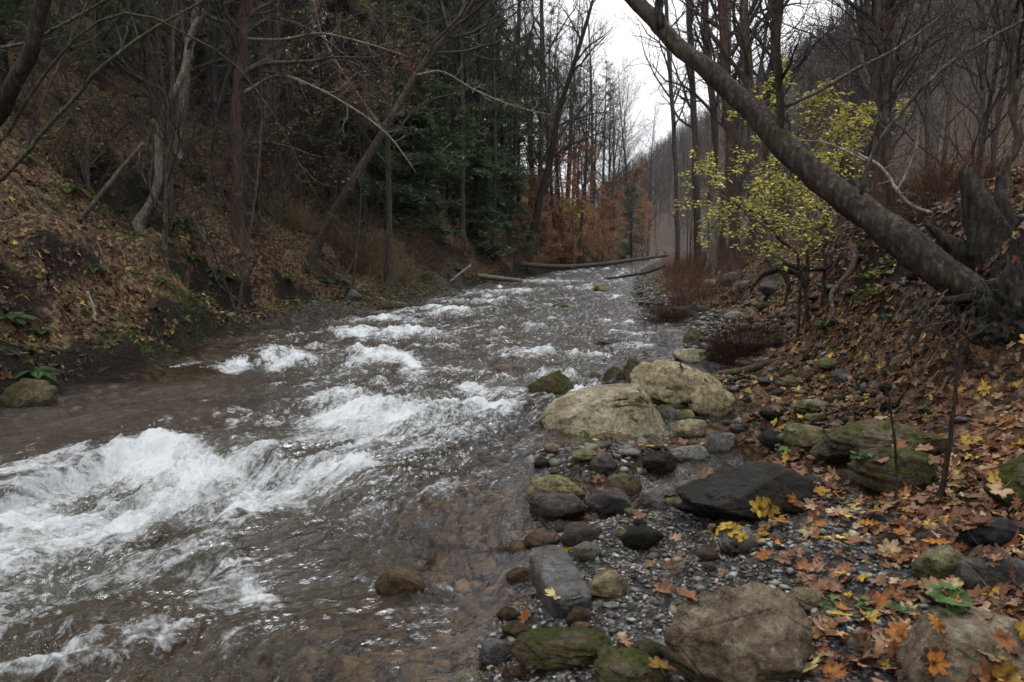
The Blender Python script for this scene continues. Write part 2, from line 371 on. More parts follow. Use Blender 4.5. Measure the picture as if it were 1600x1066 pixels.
def groundmat():
    k = N('forest_floor'); v = k.pos()
    lf = k.attr('leafy'); gr = k.attr('gravel'); bd = k.attr('bed'); ms = k.attr('mossy'); fa = k.attr('far'); dk = k.attr('soil')
    vc = k.vor(v, 16, 'Color'); vd = k.vor(v, 16, 'Distance'); hue = k.sep(vc, 0)
    leafc = k.ramp(hue, [(0, (.035, .023, .015)), (.3, (.095, .058, .036)), (.6, (.16, .105, .068)), (.85, (.25, .175, .115)), (1, (.30, .20, .08))])
    leafc = k.mix(k.ramp(k.noise(v, 30, 4, .7), [(.4, .75), (.62, 0)]), leafc, (.02, .013, .009))
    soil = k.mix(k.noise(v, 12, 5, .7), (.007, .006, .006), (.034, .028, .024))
    gv = k.vor(v, 55, 'Color'); gvd = k.vor(v, 55, 'Distance')
    grav = k.ramp(k.sep(gv, 1), [(0, (.018, .016, .015)), (.5, (.05, .047, .044)), (.85, (.11, .105, .098)), (1, (.24, .23, .21))])
    grav = k.mix(k.ramp(k.noise(v, 9, 5, .6), [(.4, .6), (.6, 0)]), grav, (.03, .026, .022))
    bv = k.vor(v, 7, 'Color'); bvd = k.vor(v, 7, 'Distance')
    bed = k.ramp(k.sep(bv, 0), [(0, (.03, .020, .011)), (.4, (.10, .062, .030)), (.7, (.19, .13, .065)), (1, (.17, .155, .09))])
    bed = k.mix(k.ramp(bvd, [(.25, 0), (.6, .8)]), bed, (.02, .012, .007))
    moss = k.mix(k.noise(v, 25, 4, .7), (.015, .02, .005), (.06, .07, .016))
    n1 = k.noise(v, 1.6, 5, .65)
    col = k.mix(k.sm(k.math('ADD', lf, k.math('MULTIPLY', k.math('SUBTRACT', n1, .5), 1.6)), .3, .5), soil, leafc)
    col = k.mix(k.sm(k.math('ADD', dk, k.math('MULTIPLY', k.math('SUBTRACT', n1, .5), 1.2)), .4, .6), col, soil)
    col = k.mix(k.sm(k.math('ADD', ms, k.math('ADD', k.math('MULTIPLY', k.math('SUBTRACT', k.noise(v, 2.3, 5, .7), .5), 1.6), k.math('MULTIPLY', k.math('SUBTRACT', k.noise(v, 21, 4, .75), .5), 2.2))), .5, .75), col, moss)
    col = k.mix(k.sm(k.math('ADD', gr, k.math('MULTIPLY', k.math('SUBTRACT', n1, .5), .9)), .4, .6), col, grav)
    col = k.mix(bd, col, bed)
    fc = k.mix(k.noise(v, .5, 6, .7), (.03, .023, .018), (.085, .065, .052))
    col = k.mix(fa, col, fc)
    h = k.math('ADD', k.math('MULTIPLY', vd, .5), k.math('MULTIPLY', k.noise(v, 22, 5, .7), 1.0))
    h = k.math('SUBTRACT', h, k.math('MULTIPLY', gvd, .3))
    rg = k.mix(gr, (.9,) * 3, (.55,) * 3)
    return k.done(k.pr(col, rg, k.bump(h, 1.0, .05), .04))
M['ground'] = groundmat()

def watermat():
    k = N('stream_water'); fl = k.attr('flow', 'Vector'); foam = k.attr('foam'); deep = k.attr('deep'); rf = k.attr('rough')
    v = k.pos()
    n1 = k.noise(k.map(fl, (6.5, 3.6, 1)), 1, 5, .68, .6)
    n2 = k.noise(k.map(fl, (20, 10, 1)), 1, 4, .7, .6)
    n3 = k.noise(v, 55, 2, .6); n4 = k.noise(k.map(fl, (46, 20, 1)), 1, 2, .6, .4)
    h = k.math('ADD', k.math('MULTIPLY', n1, 1.0), k.math('MULTIPLY', n2, .55)); h = k.math('ADD', h, k.math('MULTIPLY', n4, .16))
    h = k.math('MULTIPLY', h, rf)
    h = k.math('ADD', h, k.math('MULTIPLY', n3, .035))
    nb = k.bump(h, 1.0, .10)
    fb3 = k.noise(v, 11, 5, .8, .6); fb = k.noise(v, 44, 5, .8, .3); fb2 = k.noise(k.map(fl, (9, 4.5, 1)), 1, 7, .72, 1.2)
    ff = k.math('ADD', foam, k.math('ADD', k.math('MULTIPLY', k.math('SUBTRACT', fb2, .5), 1.0), k.math('MULTIPLY', k.math('SUBTRACT', fb3, .5), 1.1)))
    ff = k.math('ADD', ff, k.math('MULTIPLY', k.math('SUBTRACT', fb, .5), .75))
    wv = k.n('VectorMath', operation='ADD'); k.l(k.map(fl, (6, 3.2, 1)), wv.inputs[0]); k.l(k.noise(k.map(fl, (5, 3, 1)), 1, 4, .65, 0, 'Color'), wv.inputs[1])
    lace = k.math('SUBTRACT', 1.0, k.sm(k.vor(wv.outputs[0], 2.2, 'Distance', 'DISTANCE_TO_EDGE'), 0, .16))
    ff = k.math('ADD', ff, k.math('MULTIPLY', k.math('SUBTRACT', lace, .45), .16))
    ff = k.ramp(ff, [(.30, 0), (.46, .22), (.68, .60), (1.0, .93)])
    body = k.n('BsdfDiffuse'); k.put(body.inputs[0], k.mix(k.noise(v, .8, 3), (.030, .021, .009), (.05, .046, .026)))
    k.put(body.inputs[0], k.mix(k.math('MULTIPLY', k.attr('air'), .9, clamp=True), k.mix(k.noise(v, .8, 3), (.020, .011, .004), (.044, .030, .012)), (.12, .135, .115)))
    tr = k.n('BsdfTransparent'); tr.inputs[0].default_value = (.84, .70, .50, 1)
    mb = k.n('MixShader'); k.l(k.math('ADD', k.math('MULTIPLY', deep, .6), k.math('MULTIPLY', k.attr('air'), .5), clamp=True), mb.inputs[0]); k.l(tr.outputs[0], mb.inputs[1]); k.l(body.outputs[0], mb.inputs[2])
    gl = k.n('BsdfGlossy'); gl.inputs['Color'].default_value = (.95, .97, 1, 1); gl.inputs['Roughness'].default_value = .12; k.l(nb, gl.inputs['Normal'])
    fr = k.n('Fresnel'); fr.inputs[0].default_value = 1.33; k.l(nb, fr.inputs['Normal'])
    ms = k.n('MixShader'); k.l(fr.outputs[0], ms.inputs[0]); k.l(mb.outputs[0], ms.inputs[1]); k.l(gl.outputs[0], ms.inputs[2])
    fd = k.pr((.80, .84, .86), .45, k.bump(k.math('ADD', fb, k.math('MULTIPLY', fb2, .8)), .9, .05), .5)
    mf = k.n('MixShader'); k.l(ff, mf.inputs[0]); k.l(ms.outputs[0], mf.inputs[1]); k.l(fd, mf.inputs[2])
    return k.done(mf.outputs[0])
M['water'] = watermat()
# ------------------------------------------------------------------ ground sheet
def polar(a0, a1, na, r0, r1, nr):
    A = np.radians(np.linspace(a0, a1, na)); R = np.exp(np.linspace(math.log(r0), math.log(r1), nr))
    RR, AA = np.meshgrid(R, A, indexing='ij'); return RR * np.sin(AA), RR * np.cos(AA)
def gridq(nr, na):
    i = np.arange(nr * na).reshape(nr, na)
    return np.stack([i[:-1, :-1], i[:-1, 1:], i[1:, 1:], i[1:, :-1]], -1).reshape(-1, 4)
def ground_attrs(X, Y, Z):
    xl = np.interp(Y, LY, LX); xr = np.interp(Y, RY, RX); dl = xl - X; dr = X - xr
    W = water_level(X, Y)
    bed = sstep(.02, -.05, Z - W)
    near = np.exp(-((X - 1.15) / .75) ** 2 - ((Y - 3.2) / 1.25) ** 2)
    gravel = np.where(dr > 0, np.clip(.55 * sstep(1.5, .1, dr - .25) + .9 * near, 0, 1), .9 * sstep(1.6, .3, dl) * sstep(12, 14.5, Y) * sstep(30, 24, Y))
    right_leaf = sstep(.3, 1.4, dr) * (1 - .9 * near); left_leaf = sstep(.15, .6, dl)
    leafy = np.where(dr > 0, right_leaf, left_leaf) * .95
    xc = np.interp(Y, [-5, 0, 5, 7.2, 12, 16, 30, 50, 110, 1600], [4.6, 4.4, 4.0, 4.1, 5.3, 5.6, 8.4, 12.5, 27, 30])
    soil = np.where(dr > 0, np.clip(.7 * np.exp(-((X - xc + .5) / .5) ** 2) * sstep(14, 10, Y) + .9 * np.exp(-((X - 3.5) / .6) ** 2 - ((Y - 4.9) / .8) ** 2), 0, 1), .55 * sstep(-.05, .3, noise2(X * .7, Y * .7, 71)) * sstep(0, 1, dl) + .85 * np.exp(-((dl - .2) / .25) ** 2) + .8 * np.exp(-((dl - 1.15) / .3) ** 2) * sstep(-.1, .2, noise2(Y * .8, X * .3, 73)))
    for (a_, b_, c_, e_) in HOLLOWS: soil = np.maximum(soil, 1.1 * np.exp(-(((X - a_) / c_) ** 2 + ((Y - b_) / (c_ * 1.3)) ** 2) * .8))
    mossy = np.where(dl > 0, .30 - .25 * sstep(22, 40, Y) + .14 * np.exp(-((dl - .2) / .4) ** 2) + .25 * noise2(X * .4, Y * .4, 72), .12 + .2 * sstep(5, 8, X))
    far = sstep(60, 110, np.hypot(X, Y))
    return dict(leafy=leafy, gravel=gravel, bed=bed, mossy=mossy, soil=soil, far=far)
G = MB()
X, Y = polar(-62, 62, 480, 1.2, 1500, 800); Z = ground_h(X, Y)
G.add(np.stack([X.ravel(), Y.ravel(), Z.ravel()], 1), gridq(800, 480))
Xb, Yb = polar(62, 298, 90, 1.2, 1500, 800 // 2)
# rear sector shares its rim lines with the front one
Rf = np.exp(np.linspace(math.log(1.2), math.log(1500), 800)); Ab = np.radians(np.linspace(62, 298, 90))
Xb = Rf[:, None] * np.sin(Ab)[None]; Yb = Rf[:, None] * np.cos(Ab)[None]; Zb = ground_h(Xb, Yb)
G.add(np.stack([Xb.ravel(), Yb.ravel(), Zb.ravel()], 1), gridq(800, 90))
Ac = np.linspace(0, 2 * np.pi, 60, endpoint=False); rc = np.linspace(0.01, 1.2, 14)
Xc = rc[:, None] * np.sin(Ac)[None]; Yc = rc[:, None] * np.cos(Ac)[None]; Zc = ground_h(Xc, Yc)
Xc = np.concatenate([Xc, Xc[:, :1]], 1); Yc = np.concatenate([Yc, Yc[:, :1]], 1); Zc = np.concatenate([Zc, Zc[:, :1]], 1)
G.add(np.stack([Xc.ravel(), Yc.ravel(), Zc.ravel()], 1), gridq(14, 61))
GV = np.concatenate(G.V)
tag(G.obj('ground', M['ground'], attrs=ground_attrs(GV[:, 0], GV[:, 1], GV[:, 2])), kind='structure')

# ------------------------------------------------------------------ stream
def inpoly(x, y, poly):
    c = np.zeros(x.shape, bool); n = len(poly)
    for i in range(n):
        x0, y0 = poly[i]; x1, y1 = poly[(i + 1) % n]
        m = ((y0 > y) != (y1 > y)) & (x < (x1 - x0) * (y - y0) / (y1 - y0 + 1e-9) + x0)
        c ^= m
    return c
def blob(x, y, cx, cy, rx, ry, rot=0):
    c, s_ = math.cos(rot), math.sin(rot); dx = x - cx; dy = y - cy
    a = (dx * c + dy * s_) / rx; b = (-dx * s_ + dy * c) / ry
    return np.exp(-(a * a + b * b))
def to_plan(X, Y, z=0.0):
    # stretch of the stream written in the surveyed plan of the photo
    dz = z - CAMZ; dep = Y * cp - dz * sp; u = Y * sp + dz * cp
    return 800 + F * X / dep, 533 - F * u / dep
FOAM = [(250, 740, 330, 42, -.04, .9), (430, 760, 120, 40, -.2, .7), (120, 790, 260, 80, -.25, .72), (600, 665, 200, 40, -.12, .62), (60, 800, 150, 55, -.2, 1.0), (180, 745, 120, 45, -.25, 1), (270, 715, 80, 28, 0, 1.05), (330, 745, 150, 40, -.1, .9), (440, 735, 120, 26, 0, .95), (540, 728, 60, 16, .15, 1), (140, 840, 180, 60, -.3, .75), (30, 880, 110, 60, -.3, .6), (380, 800, 140, 40, -.3, .5),
        (540, 655, 70, 26, -.2, .85), (620, 650, 90, 22, 0, .8), (560, 690, 110, 28, -.3, .8), (720, 638, 110, 11, .05, .9), (480, 690, 60, 22, -.4, .6), (545, 625, 50, 14, 0, .9), (680, 665, 110, 16, -.25, .55),
        (400, 567, 75, 7, -.05, .95), (450, 562, 45, 10, .1, .95), (590, 556, 65, 9, .1, .85), (640, 570, 30, 9, .5, .8), (600, 600, 40, 7, .1, .55), (640, 522, 80, 6, 0, .7), (560, 524, 50, 6, 0, .7), (560, 575, 40, 8, -.4, .6),
        (360, 665, 22, 26, 0, .42), (260, 660, 34, 20, 0, .35), (250, 690, 50, 14, 0, .7), (350, 895, 65, 28, .1, .85), (400, 930, 50, 24, .5, .8), (310, 905, 40, 24, 0, .7), (440, 880, 50, 14, 0, .55), (280, 1000, 55, 8, -.1, .8), (240, 1025, 90, 12, -.2, .55), (340, 1015, 60, 16, -.4, .5), (60, 1058, 60, 8, -.05, .6), (370, 1000, 30, 14, 0, .5),
        (700, 488, 60, 5, 0, .65), (800, 455, 50, 4, 0, .65), (620, 500, 60, 5, 0, .6), (840, 552, 45, 5, 0, .7), (880, 478, 60, 4, 0, .3), (760, 470, 70, 4, 0, .55), (850, 440, 60, 3, 0, .5), (900, 425, 50, 3, 0, .4), (960, 440, 30, 4, 0, .3),
        (850, 590, 40, 8, 0, .4), (900, 620, 40, 6, -.3, .9), (890, 640, 26, 5, -.3, .75), (930, 605, 30, 9, .2, .5), (790, 615, 60, 10, 0, .55), (660, 600, 60, 10, 0, .4), (600, 925, 40, 6, .2, .5), (690, 915, 50, 6, 0, .45), (840, 915, 30, 8, 0, .4), (560, 900, 30, 6, 0, .4),
        (40, 760, 60, 8, -.08, .8), (820, 700, 60, 16, -.3, .35), (700, 760, 90, 30, -.3, .2), (560, 870, 120, 30, -.3, .15), (650, 1000, 120, 40, -.3, .12), (320, 630, 30, 8, -.3, .35), (500, 590, 60, 10, .1, .35), (700, 545, 90, 8, 0, .35), (440, 530, 60, 5, 0, .35), (980, 520, 60, 8, 0, .2)]
_rf = random.Random(4)
for _i in range(100):
    _Y = math.exp(_rf.uniform(math.log(7), math.log(50))); _u = _rf.uniform(.08, .97); _x = np.interp(_Y, LY, LX) * (1 - _u) + np.interp(_Y, RY, RX) * _u
    if _Y < 10 and _u < .35: continue
    _dp = _Y * cp + CAMZ * sp; FOAM.append((800 + F * _x / _dp, 533 - F * (_Y * sp - CAMZ * cp) / _dp, _rf.uniform(90, 420) / _Y, _rf.uniform(12, 34) * CAMZ / _Y * (1 if _Y < 20 else 1.4), _rf.uniform(-.15, .1), _rf.uniform(.3, .62)))
HUMP = [(262, 652, .36, .26, .06), (360, 645, .26, .24, .05), (175, 700, .25, .12, .04), (410, 838, .32, .14, .09), (700, 880, .10, .09, .05), (765, 888, .12, .09, .06), (640, 905, .12, .1, .04), (840, 890, .1, .1, .05), (300, 615, .25, .12, .05), (700, 655, .3, .2, .05), (560, 640, .3, .2, .07),
        (470, 880, .15, .12, .05), (350, 890, .22, .16, .07), (220, 960, .2, .14, .05), (520, 1010, .2, .15, .03), (150, 1000, .25, .2, .06), (680, 820, .2, .12, .02), (800, 575, .35, .25, .06), (500, 560, .5, .25, .07), (400, 565, .5, .2, .07), (640, 560, .45, .3, .06), (610, 520, .8, .3, .08), (700, 490, 1, .4, .08), (440, 620, .4, .3, .05)]
HUMP = [(*onz(a, b, LW if b > 790 or (b > 725 and a < 620) else -.03)[:2], c * 1.3, d * 1.3, e) for a, b, c, d, e in HUMP]
def water_surface(X, Y):
    xl = np.interp(Y, LY, LX); xr = np.interp(Y, RY, RX)
    W = water_level(X, Y)
    u = (X - xl) / np.maximum(xr - xl, .5); U = (u - .5) * np.interp(Y, [0, 3, 6, 15, 60], [9, 8, 6.5, 7.5, 8]); S = Y * 1.0
    U = U + .35 * noise2(X * .8, Y * .8, 80); S = S + .35 * noise2(X * .9, Y * .7, 81)
    PX, PY = to_plan(X, Y, W)
    foam = np.zeros_like(X)
    for (a, b, rx, ry, rot, s_) in FOAM: foam = np.maximum(foam, np.maximum(s_ * blob(PX, PY, a, b, rx * 1.05, ry * 1.1, rot), .56 * s_ * blob(PX, PY, a - .3 * rx, b + .5 * ry, rx * 1.9, ry * 2.3, rot)))
    core = foam.copy()
    # brown glide along the left bank and quiet edge water
    calm = np.clip(blob(X, Y, -4.2, 6.6, 1.7, 1.5) * 1.3 + blob(X, Y, -5.3, 5.2, 1.9, 1.2) * 1.4 + blob(X, Y, -3.9, 8.8, .9, 1.8), 0, 1)
    edge = sstep(0, .5, np.minimum(X - xl, xr - X)); 
    rough = np.clip((.50 + .25 * sstep(7, 20, Y) + .4 * sstep(.35, .6, u + .2 * noise2(U, S, 82)) * 0 + .5 * core) * (1 - .85 * calm) * (.25 + .75 * edge) + .18, .1, 1.1)
    rough = rough + (.34 - rough) * sstep(-.25, .25, X - xr + .2 * noise2(X * 3, Y * 3, 83)); rough = rough * (1 - .1 * sstep(2.2, .2, xr - X) * sstep(6, 4.5, Y))
    amp = rough
    big = fbm(U * 1.5, S * 1.25, 3, 90) * .06
    rid = (.5 - np.abs(fbm(U * 2.6, S * 1.5, 3, 93))) * .062
    sm_ = fbm(U * 7, S * 5.4, 3, 95) * .028
    fine = fbm(U * 24, S * 13, 2, 97) * .008
    sc = 1 / (1 + Y / 40)
    h = W + amp * (big + rid + sm_ + fine) * (.7 + .6 * sc)
    for (a, b, rx, ry, e) in HUMP: h = h + 1.0 * e * blob(X, Y, a, b, rx, ry)
    bil = np.abs(fbm(X * 7, Y * 7, 4, 99)) * .05 + fbm(X * 18, Y * 18, 3, 101) * .015
    h = h + sstep(.25, .9, core) * bil * .72 + sstep(.3, 1, core) * .015
    fstreak = fbm(U * 2.6, S * 1.2, 4, 105)
    foam = foam * (.93 + .6 * fstreak) + .22 * sstep(.1, .8, (rid / .062 + big / .055) * amp) - .12 * (1 - sstep(0, .3, foam))
    foam = foam - .6 * sstep(-.1, .15, X - xr) - .35 * calm * (foam < .4)
    gz = ground_h(X, Y); depth = np.clip(h - gz, 0, 2)
    deep = sstep(.02, .42, depth); deep = deep * (1 - .6 * sstep(-1.6, .2, X - xr))
    air = np.clip(np.maximum.reduce([.9 * blob(PX, PY, 90, 830, 300, 110, -.25), .7 * blob(PX, PY, 340, 770, 220, 60, -.1), .45 * blob(PX, PY, 580, 670, 160, 45, -.15), .4 * core]) * (.75 + .8 * fbm(U * 1.3, S * .9, 3, 140)), 0, 1) * (PY > 560)
    air = np.where(calm > .35, 0, air)
    return h, foam, deep, amp, np.stack([U, S, 0 * U], -1), gz, air
nr, na = 980, 760
X, Y = polar(-47, 34, na, 1.7, 240, nr)
H, fo, de, ro, fl, gz, ai = water_surface(X, Y)
q = gridq(nr, na); keep = ((gz - H).ravel()[q] < .04).any(1); q = q[keep]
used = np.unique(q); rm = np.full(nr * na, -1); rm[used] = np.arange(len(used))
WM = MB(); WM.add(np.stack([X.ravel(), Y.ravel(), H.ravel()], 1)[used], rm[q])
tag(WM.obj('stream', M['water'], attrs=dict(air=ai.ravel()[used], foam=fo.ravel()[used], deep=de.ravel()[used], rough=ro.ravel()[used], flow=fl.reshape(-1, 3)[used])), kind='structure')

# flying drops over the breaking crests
r = np.random.default_rng(60); fo_ = fo.ravel(); cand = np.where((fo_ > .62) & (Y.ravel() < 13))[0]; pick = r.choice(cand, 3200); m_ = MB()
Pd = np.stack([X.ravel()[pick], Y.ravel()[pick], H.ravel()[pick] + np.abs(r.normal(0, .035, len(pick))) * (1 + .7 * (r.uniform(size=len(pick)) < .08))], 1); Pd[:, :2] += r.normal(0, .02, (len(pick), 2))
oc = np.array([[1, 0, 0], [-1, 0, 0], [0, 1, 0], [0, -1, 0], [0, 0, 1.3], [0, 0, -1.3]]); ot = np.array([[0, 2, 4], [2, 1, 4], [1, 3, 4], [3, 0, 4], [2, 0, 5], [1, 2, 5], [3, 1, 5], [0, 3, 5]])
sd_ = np.exp(r.normal(math.log(.0014), .4, len(pick))) * (.5 + Y.ravel()[pick] / 8); m_.add((Pd[:, None] + oc[None] * sd_[:, None, None]).reshape(-1, 3), T=(ot[None] + (np.arange(len(pick)) * 6)[:, None, None]).reshape(-1, 3))
k = N('water_drops'); M['drops'] = k.done(k.pr((.85, .88, .9), .2, None, .5))
tag(m_.obj('spray', M['drops']), 'fine white drops thrown up over the breaking crests', 'spray', kind='stuff')

# ------------------------------------------------------------------ rocks
import bmesh
_ico = {}
def ico(s):
    if s not in _ico:
        b = bmesh.new(); bmesh.ops.create_icosphere(b, subdivisions=s, radius=1)
        _ico[s] = (np.array([v.co[:] for v in b.verts]), np.array([[v.index for v in f.verts] for f in b.faces])); b.free()
    return _ico[s]
def rock_shape(seed, sub, ang=.5, box=0.0, rough=.06, dims=(1, 1, 1), planes=None):
    r = np.random.default_rng(seed); V, T = ico(sub); V = V.copy()
    if box: 
        e = 1 - .62 * box; V = np.sign(V) * np.abs(V) ** e; V /= np.abs(V).max()
    V += .22 * (1 - box) * noise3(V * 1.1 + seed * 1.37, seed)[:, None] * V
    for i in range(int(4 + 9 * ang)):
        n = r.normal(size=3); n /= np.linalg.norm(n); d = r.uniform(.58, .86) + (1 - ang) * .12
        if box: d += .25 * box
        e = V @ n - d; V -= np.where(e > 0, e * (.72 + .25 * ang), 0)[:, None] * n
    for n in (planes or []):
        n_ = np.array(n[:3], float); n_ /= np.linalg.norm(n_); e = V @ n_ - n[3]; V -= np.where(e > 0, e * .97, 0)[:, None] * n_
    V += V * (rough * noise3(V * 3.3 + seed, seed + 3) + rough * .45 * noise3(V * 9 + seed, seed + 4) + rough * .2 * noise3(V * 22 + seed, seed + 6))[:, None]
    mn, mx = V.min(0), V.max(0); V = (V - (mn + mx) / 2) / (mx - mn); return V * np.array(dims), T
BVV, BVT = [], []; _bn = 0
def bvh_add(V, T):
    global _bn
    BVV.append(V); BVT.append(np.asarray(T)[:, :3] + _bn); _bn += len(V)
ROCKS = []   # (x, y, r, phrase)
def rock_world(x, y, zb, dims, style, seed, sub=4, ang=.5, box=0., rough=.06, rz=0., tilt=(0, 0), planes=None, name='rock'):
    V, T = rock_shape(seed, sub, ang, box, rough, dims, planes)
    R = (Matrix.Rotation(rz, 3, 'Z') @ Matrix.Rotation(tilt[0], 3, 'X') @ Matrix.Rotation(tilt[1], 3, 'Y'))
    V = V @ np.array(R).T
    V[:, 2] += dims[2] * .5
    mb = MB(); mb.add(V, T=T); o = mb.obj(name, M[style]); o.location = (x, y, zb)
    bvh_add(V + np.array([x, y, zb]), T); return o
def rock_px(x0, y0, x1, y1, style, label, short=None, depth=.75, embed=.22, seed=None, z=None, cat='boulder', group=None, **k):
    seed = seed or int(x0 * 7 + y0 * 13) % 9973
    xc = (x0 + x1) / 2
    g = hit(xc, y1, True) if z is None else onz(xc, y1, z)
    w_ = (x1 - x0) / F * (g[1] * cp) ; Dp = w_ * depth; yc = g[1] + Dp * .42
    w_ = (x1 - x0) / F * (yc * 1.0 + .1); c = at(xc, y1, yc)
    zt = at(xc, y0, yc + Dp * .05)[2]; zb = max(gh(c[0], yc), float(water_level(c[:1], np.array([yc]))[0]) - .03) if z is None else z
    zb = min(zb, g[2] + .02); H_ = max(zt - zb, .05 * w_) * 1.02
    Ht = H_ / (1 - embed)
    nm = 'boulder' if w_ > .34 else 'rock'
    o = rock_world(c[0], yc, zb - Ht * embed, (w_, Dp, Ht), style, seed, name=nm, **k)
    tag(o, label, 'boulder' if w_ > .34 else 'rock', group)
    if short: ROCKS.append((c[0], yc, w_ / 2, short))
    return o
rock_px(1030, 912, 1268, 1108, 'r_brown', 'big rounded brown boulder at the bottom edge, its top pale and lichen specked', 'the big rounded brown boulder', sub=5, ang=.25, rough=.07, depth=.85, embed=.2, seed=11)
rock_px(1055, 726, 1262, 826, 'r_dark', 'long dark wet boulder sloping down to the left beside the small pools', 'the long dark sloping boulder', sub=5, ang=.55, depth=.7, seed=23, planes=[(-.55, -.1, .8, .42)])
rock_px(1268, 652, 1478, 738, 'r_moss', 'broad mossy boulder with a flat top behind the rounded olive one', 'the broad flat topped mossy boulder', sub=5, ang=.7, depth=.7, seed=31, box=.3)
rock_px(1222, 664, 1306, 702, 'r_olive', 'flat olive slab leaning against the left end of the broad mossy boulder', 'the flat olive slab', sub=4, ang=.7, box=.5, depth=.8)
rock_px(1322, 697, 1472, 780, 'r_moss', 'smooth rounded olive brown boulder in front of the broad mossy one', 'the rounded olive brown boulder', sub=5, ang=.3, depth=.75, seed=47)
rock_px(1535, 706, 1655, 800, 'r_moss', 'dark mossy boulder cut by the right edge of the photo', 'the mossy boulder at the right edge', sub=5, ang=.75, depth=.8, seed=53)
rock_px(1498, 808, 1594, 864, 'r_black', 'smooth black cobble, the larger one, lying on rust coloured leaves near the right edge', 'the large black cobble', sub=4, ang=.25, depth=.75)
rock_px(1346, 802, 1414, 826, 'r_black', 'flat black stone lying between leaves below the rounded olive boulder', 'the flat black stone', sub=4, ang=.4)
rock_px(1346, 814, 1380, 836, 'r_black', 'small round black pebble touching the front of the flat black stone', None, sub=3, ang=.1)
rock_px(1404, 958, 1655, 1110, 'r_brown', 'wide flat brown boulder in the bottom right corner, half under leaves', 'the wide flat boulder in the corner', sub=5, ang=.6, depth=.95, embed=.3, seed=61, box=.25)
rock_px(1424, 852, 1512, 912, 'r_olive', 'low pale olive boulder sunk in leaves behind the wide flat corner boulder', 'the low pale olive boulder', sub=4, ang=.4, embed=.4)
rock_px(1492, 866, 1612, 926, 'r_grey', 'low dark grey slab sunk in leaves right of the pale olive boulder', 'the low dark grey slab', sub=4, ang=.6, embed=.4, box=.3)
rock_px(1230, 918, 1288, 960, 'r_tan', 'small oval greenish tan stone lying alone right of the big rounded boulder', 'the oval greenish stone', sub=4, ang=.15)
rock_px(1318, 980, 1364, 1032, 'r_pale', 'small pale grey angular stone among leaves left of the corner boulder', 'the pale angular stone', sub=4, ang=.8, depth=.7)
rock_px(843, 606, 1052, 699, 'r_tanm', 'large angular tan boulder with a moss streaked face standing in the water', 'the angular moss streaked tan boulder', sub=5, ang=.15, depth=.75, embed=.2, seed=72, box=.95, rough=.05, planes=[(.93, -.1, .32, .74), (-.66, -.12, .74, .66), (-.05, -.9, .44, .72), (-.85, -.5, .1, .86)], z=-.1)
rock_px(984, 562, 1130, 648, 'r_tan', 'large smooth rounded tan boulder behind the moss streaked one', 'the smooth rounded tan boulder', sub=5, ang=.3, depth=.9, embed=.2, seed=83, z=-.03)
rock_px(1072, 600, 1146, 654, 'r_tan', 'pale brown boulder resting against the right front of the smooth tan boulder', 'the pale brown boulder', sub=4, ang=.4, depth=.8, z=-.04)
rock_px(824, 579, 898, 636, 'r_moss', 'dark mossy boulder splashed by the rapids, left of the tan boulders', 'the splashed mossy boulder', sub=4, ang=.6, z=-.08)
rock_px(940, 572, 976, 606, 'r_moss', 'mossy green rock, left of two standing at the head of the tan boulders', None, sub=4, ang=.6, z=-.06)
rock_px(972, 561, 1010, 606, 'r_moss', 'mossy rock with a rust brown cap touching the smooth tan boulder', None, sub=4, ang=.5, z=-.06)
rock_px(918, 580, 944, 606, 'r_wetbrown', 'small wet brown rock with water pouring round it, left of the mossy pair', None, sub=3, ang=.5, z=-.08)
rock_px(905, 576, 922, 588, 'r_dark', 'tiny dark rock tip breaking the water left of the mossy pair', None, sub=3, ang=.5, z=-.06)
rock_px(1050, 544, 1114, 570, 'r_tanm', 'low tan green rock at the water edge upstream of the tan boulders', 'the low tan green rock', sub=4, ang=.4, depth=.9, z=-.03)
rock_px(1066, 515, 1102, 541, 'r_moss', 'dark green mossy rock by the water between the two brush clumps', 'the dark green rock between the brush clumps', sub=4, ang=.3, z=-.02)
rock_px(930, 531, 982, 548, 'r_dark', 'flat dark rock awash in the middle of the riffle', None, sub=4, ang=.5, z=-.06)
rock_px(862, 474, 892, 487, 'r_moss', 'pointed dark green rock standing in midstream farther up', None, sub=3, ang=.5, z=-.05)
rock_px(768, 568, 805, 588, 'r_rust', 'wet reddish brown rock barely out of the rapids in midstream', None, sub=3, ang=.4, z=-.06)
rock_px(796, 572, 822, 590, 'r_wetbrown', 'wet olive rock right beside the reddish one in the rapids', None, sub=3, ang=.4, z=-.06)
rock_px(925, 443, 951, 456, 'r_tan', 'pale flat rock at the far right shallows', None, sub=3, ang=.4, z=-.02)
rock_px(814, 741, 916, 790, 'r_olive', 'olive boulder with a domed back on the near gravel spit', 'the domed olive boulder', sub=5, ang=.3, depth=.7, seed=91)
rock_px(826, 770, 922, 808, 'r_purple', 'low grey brown slab lying against the front of the domed olive boulder', 'the low grey brown slab', sub=4, ang=.6, depth=.6, box=.3)
rock_px(914, 760, 986, 806, 'r_purple', 'dark angular rock right of the low grey brown slab', 'the dark angular rock', sub=4, ang=.8)
rock_px(944, 738, 1006, 777, 'r_moss', 'greenish brown rock behind the dark angular one', None, sub=4, ang=.6)
rock_px(998, 760, 1064, 798, 'r_grey', 'smooth dark grey rock beside the little pool left of the dark sloping boulder', 'the smooth dark grey rock', sub=4, ang=.35)
rock_px(892, 704, 944, 726, 'r_olive', 'flat olive rock in the shallows in front of the moss streaked boulder', None, sub=4, ang=.4)
rock_px(917, 709, 966, 748, 'r_purple', 'round dusky brown cobble in the shallows among rust leaves', 'the round dusky cobble', sub=4, ang=.15)
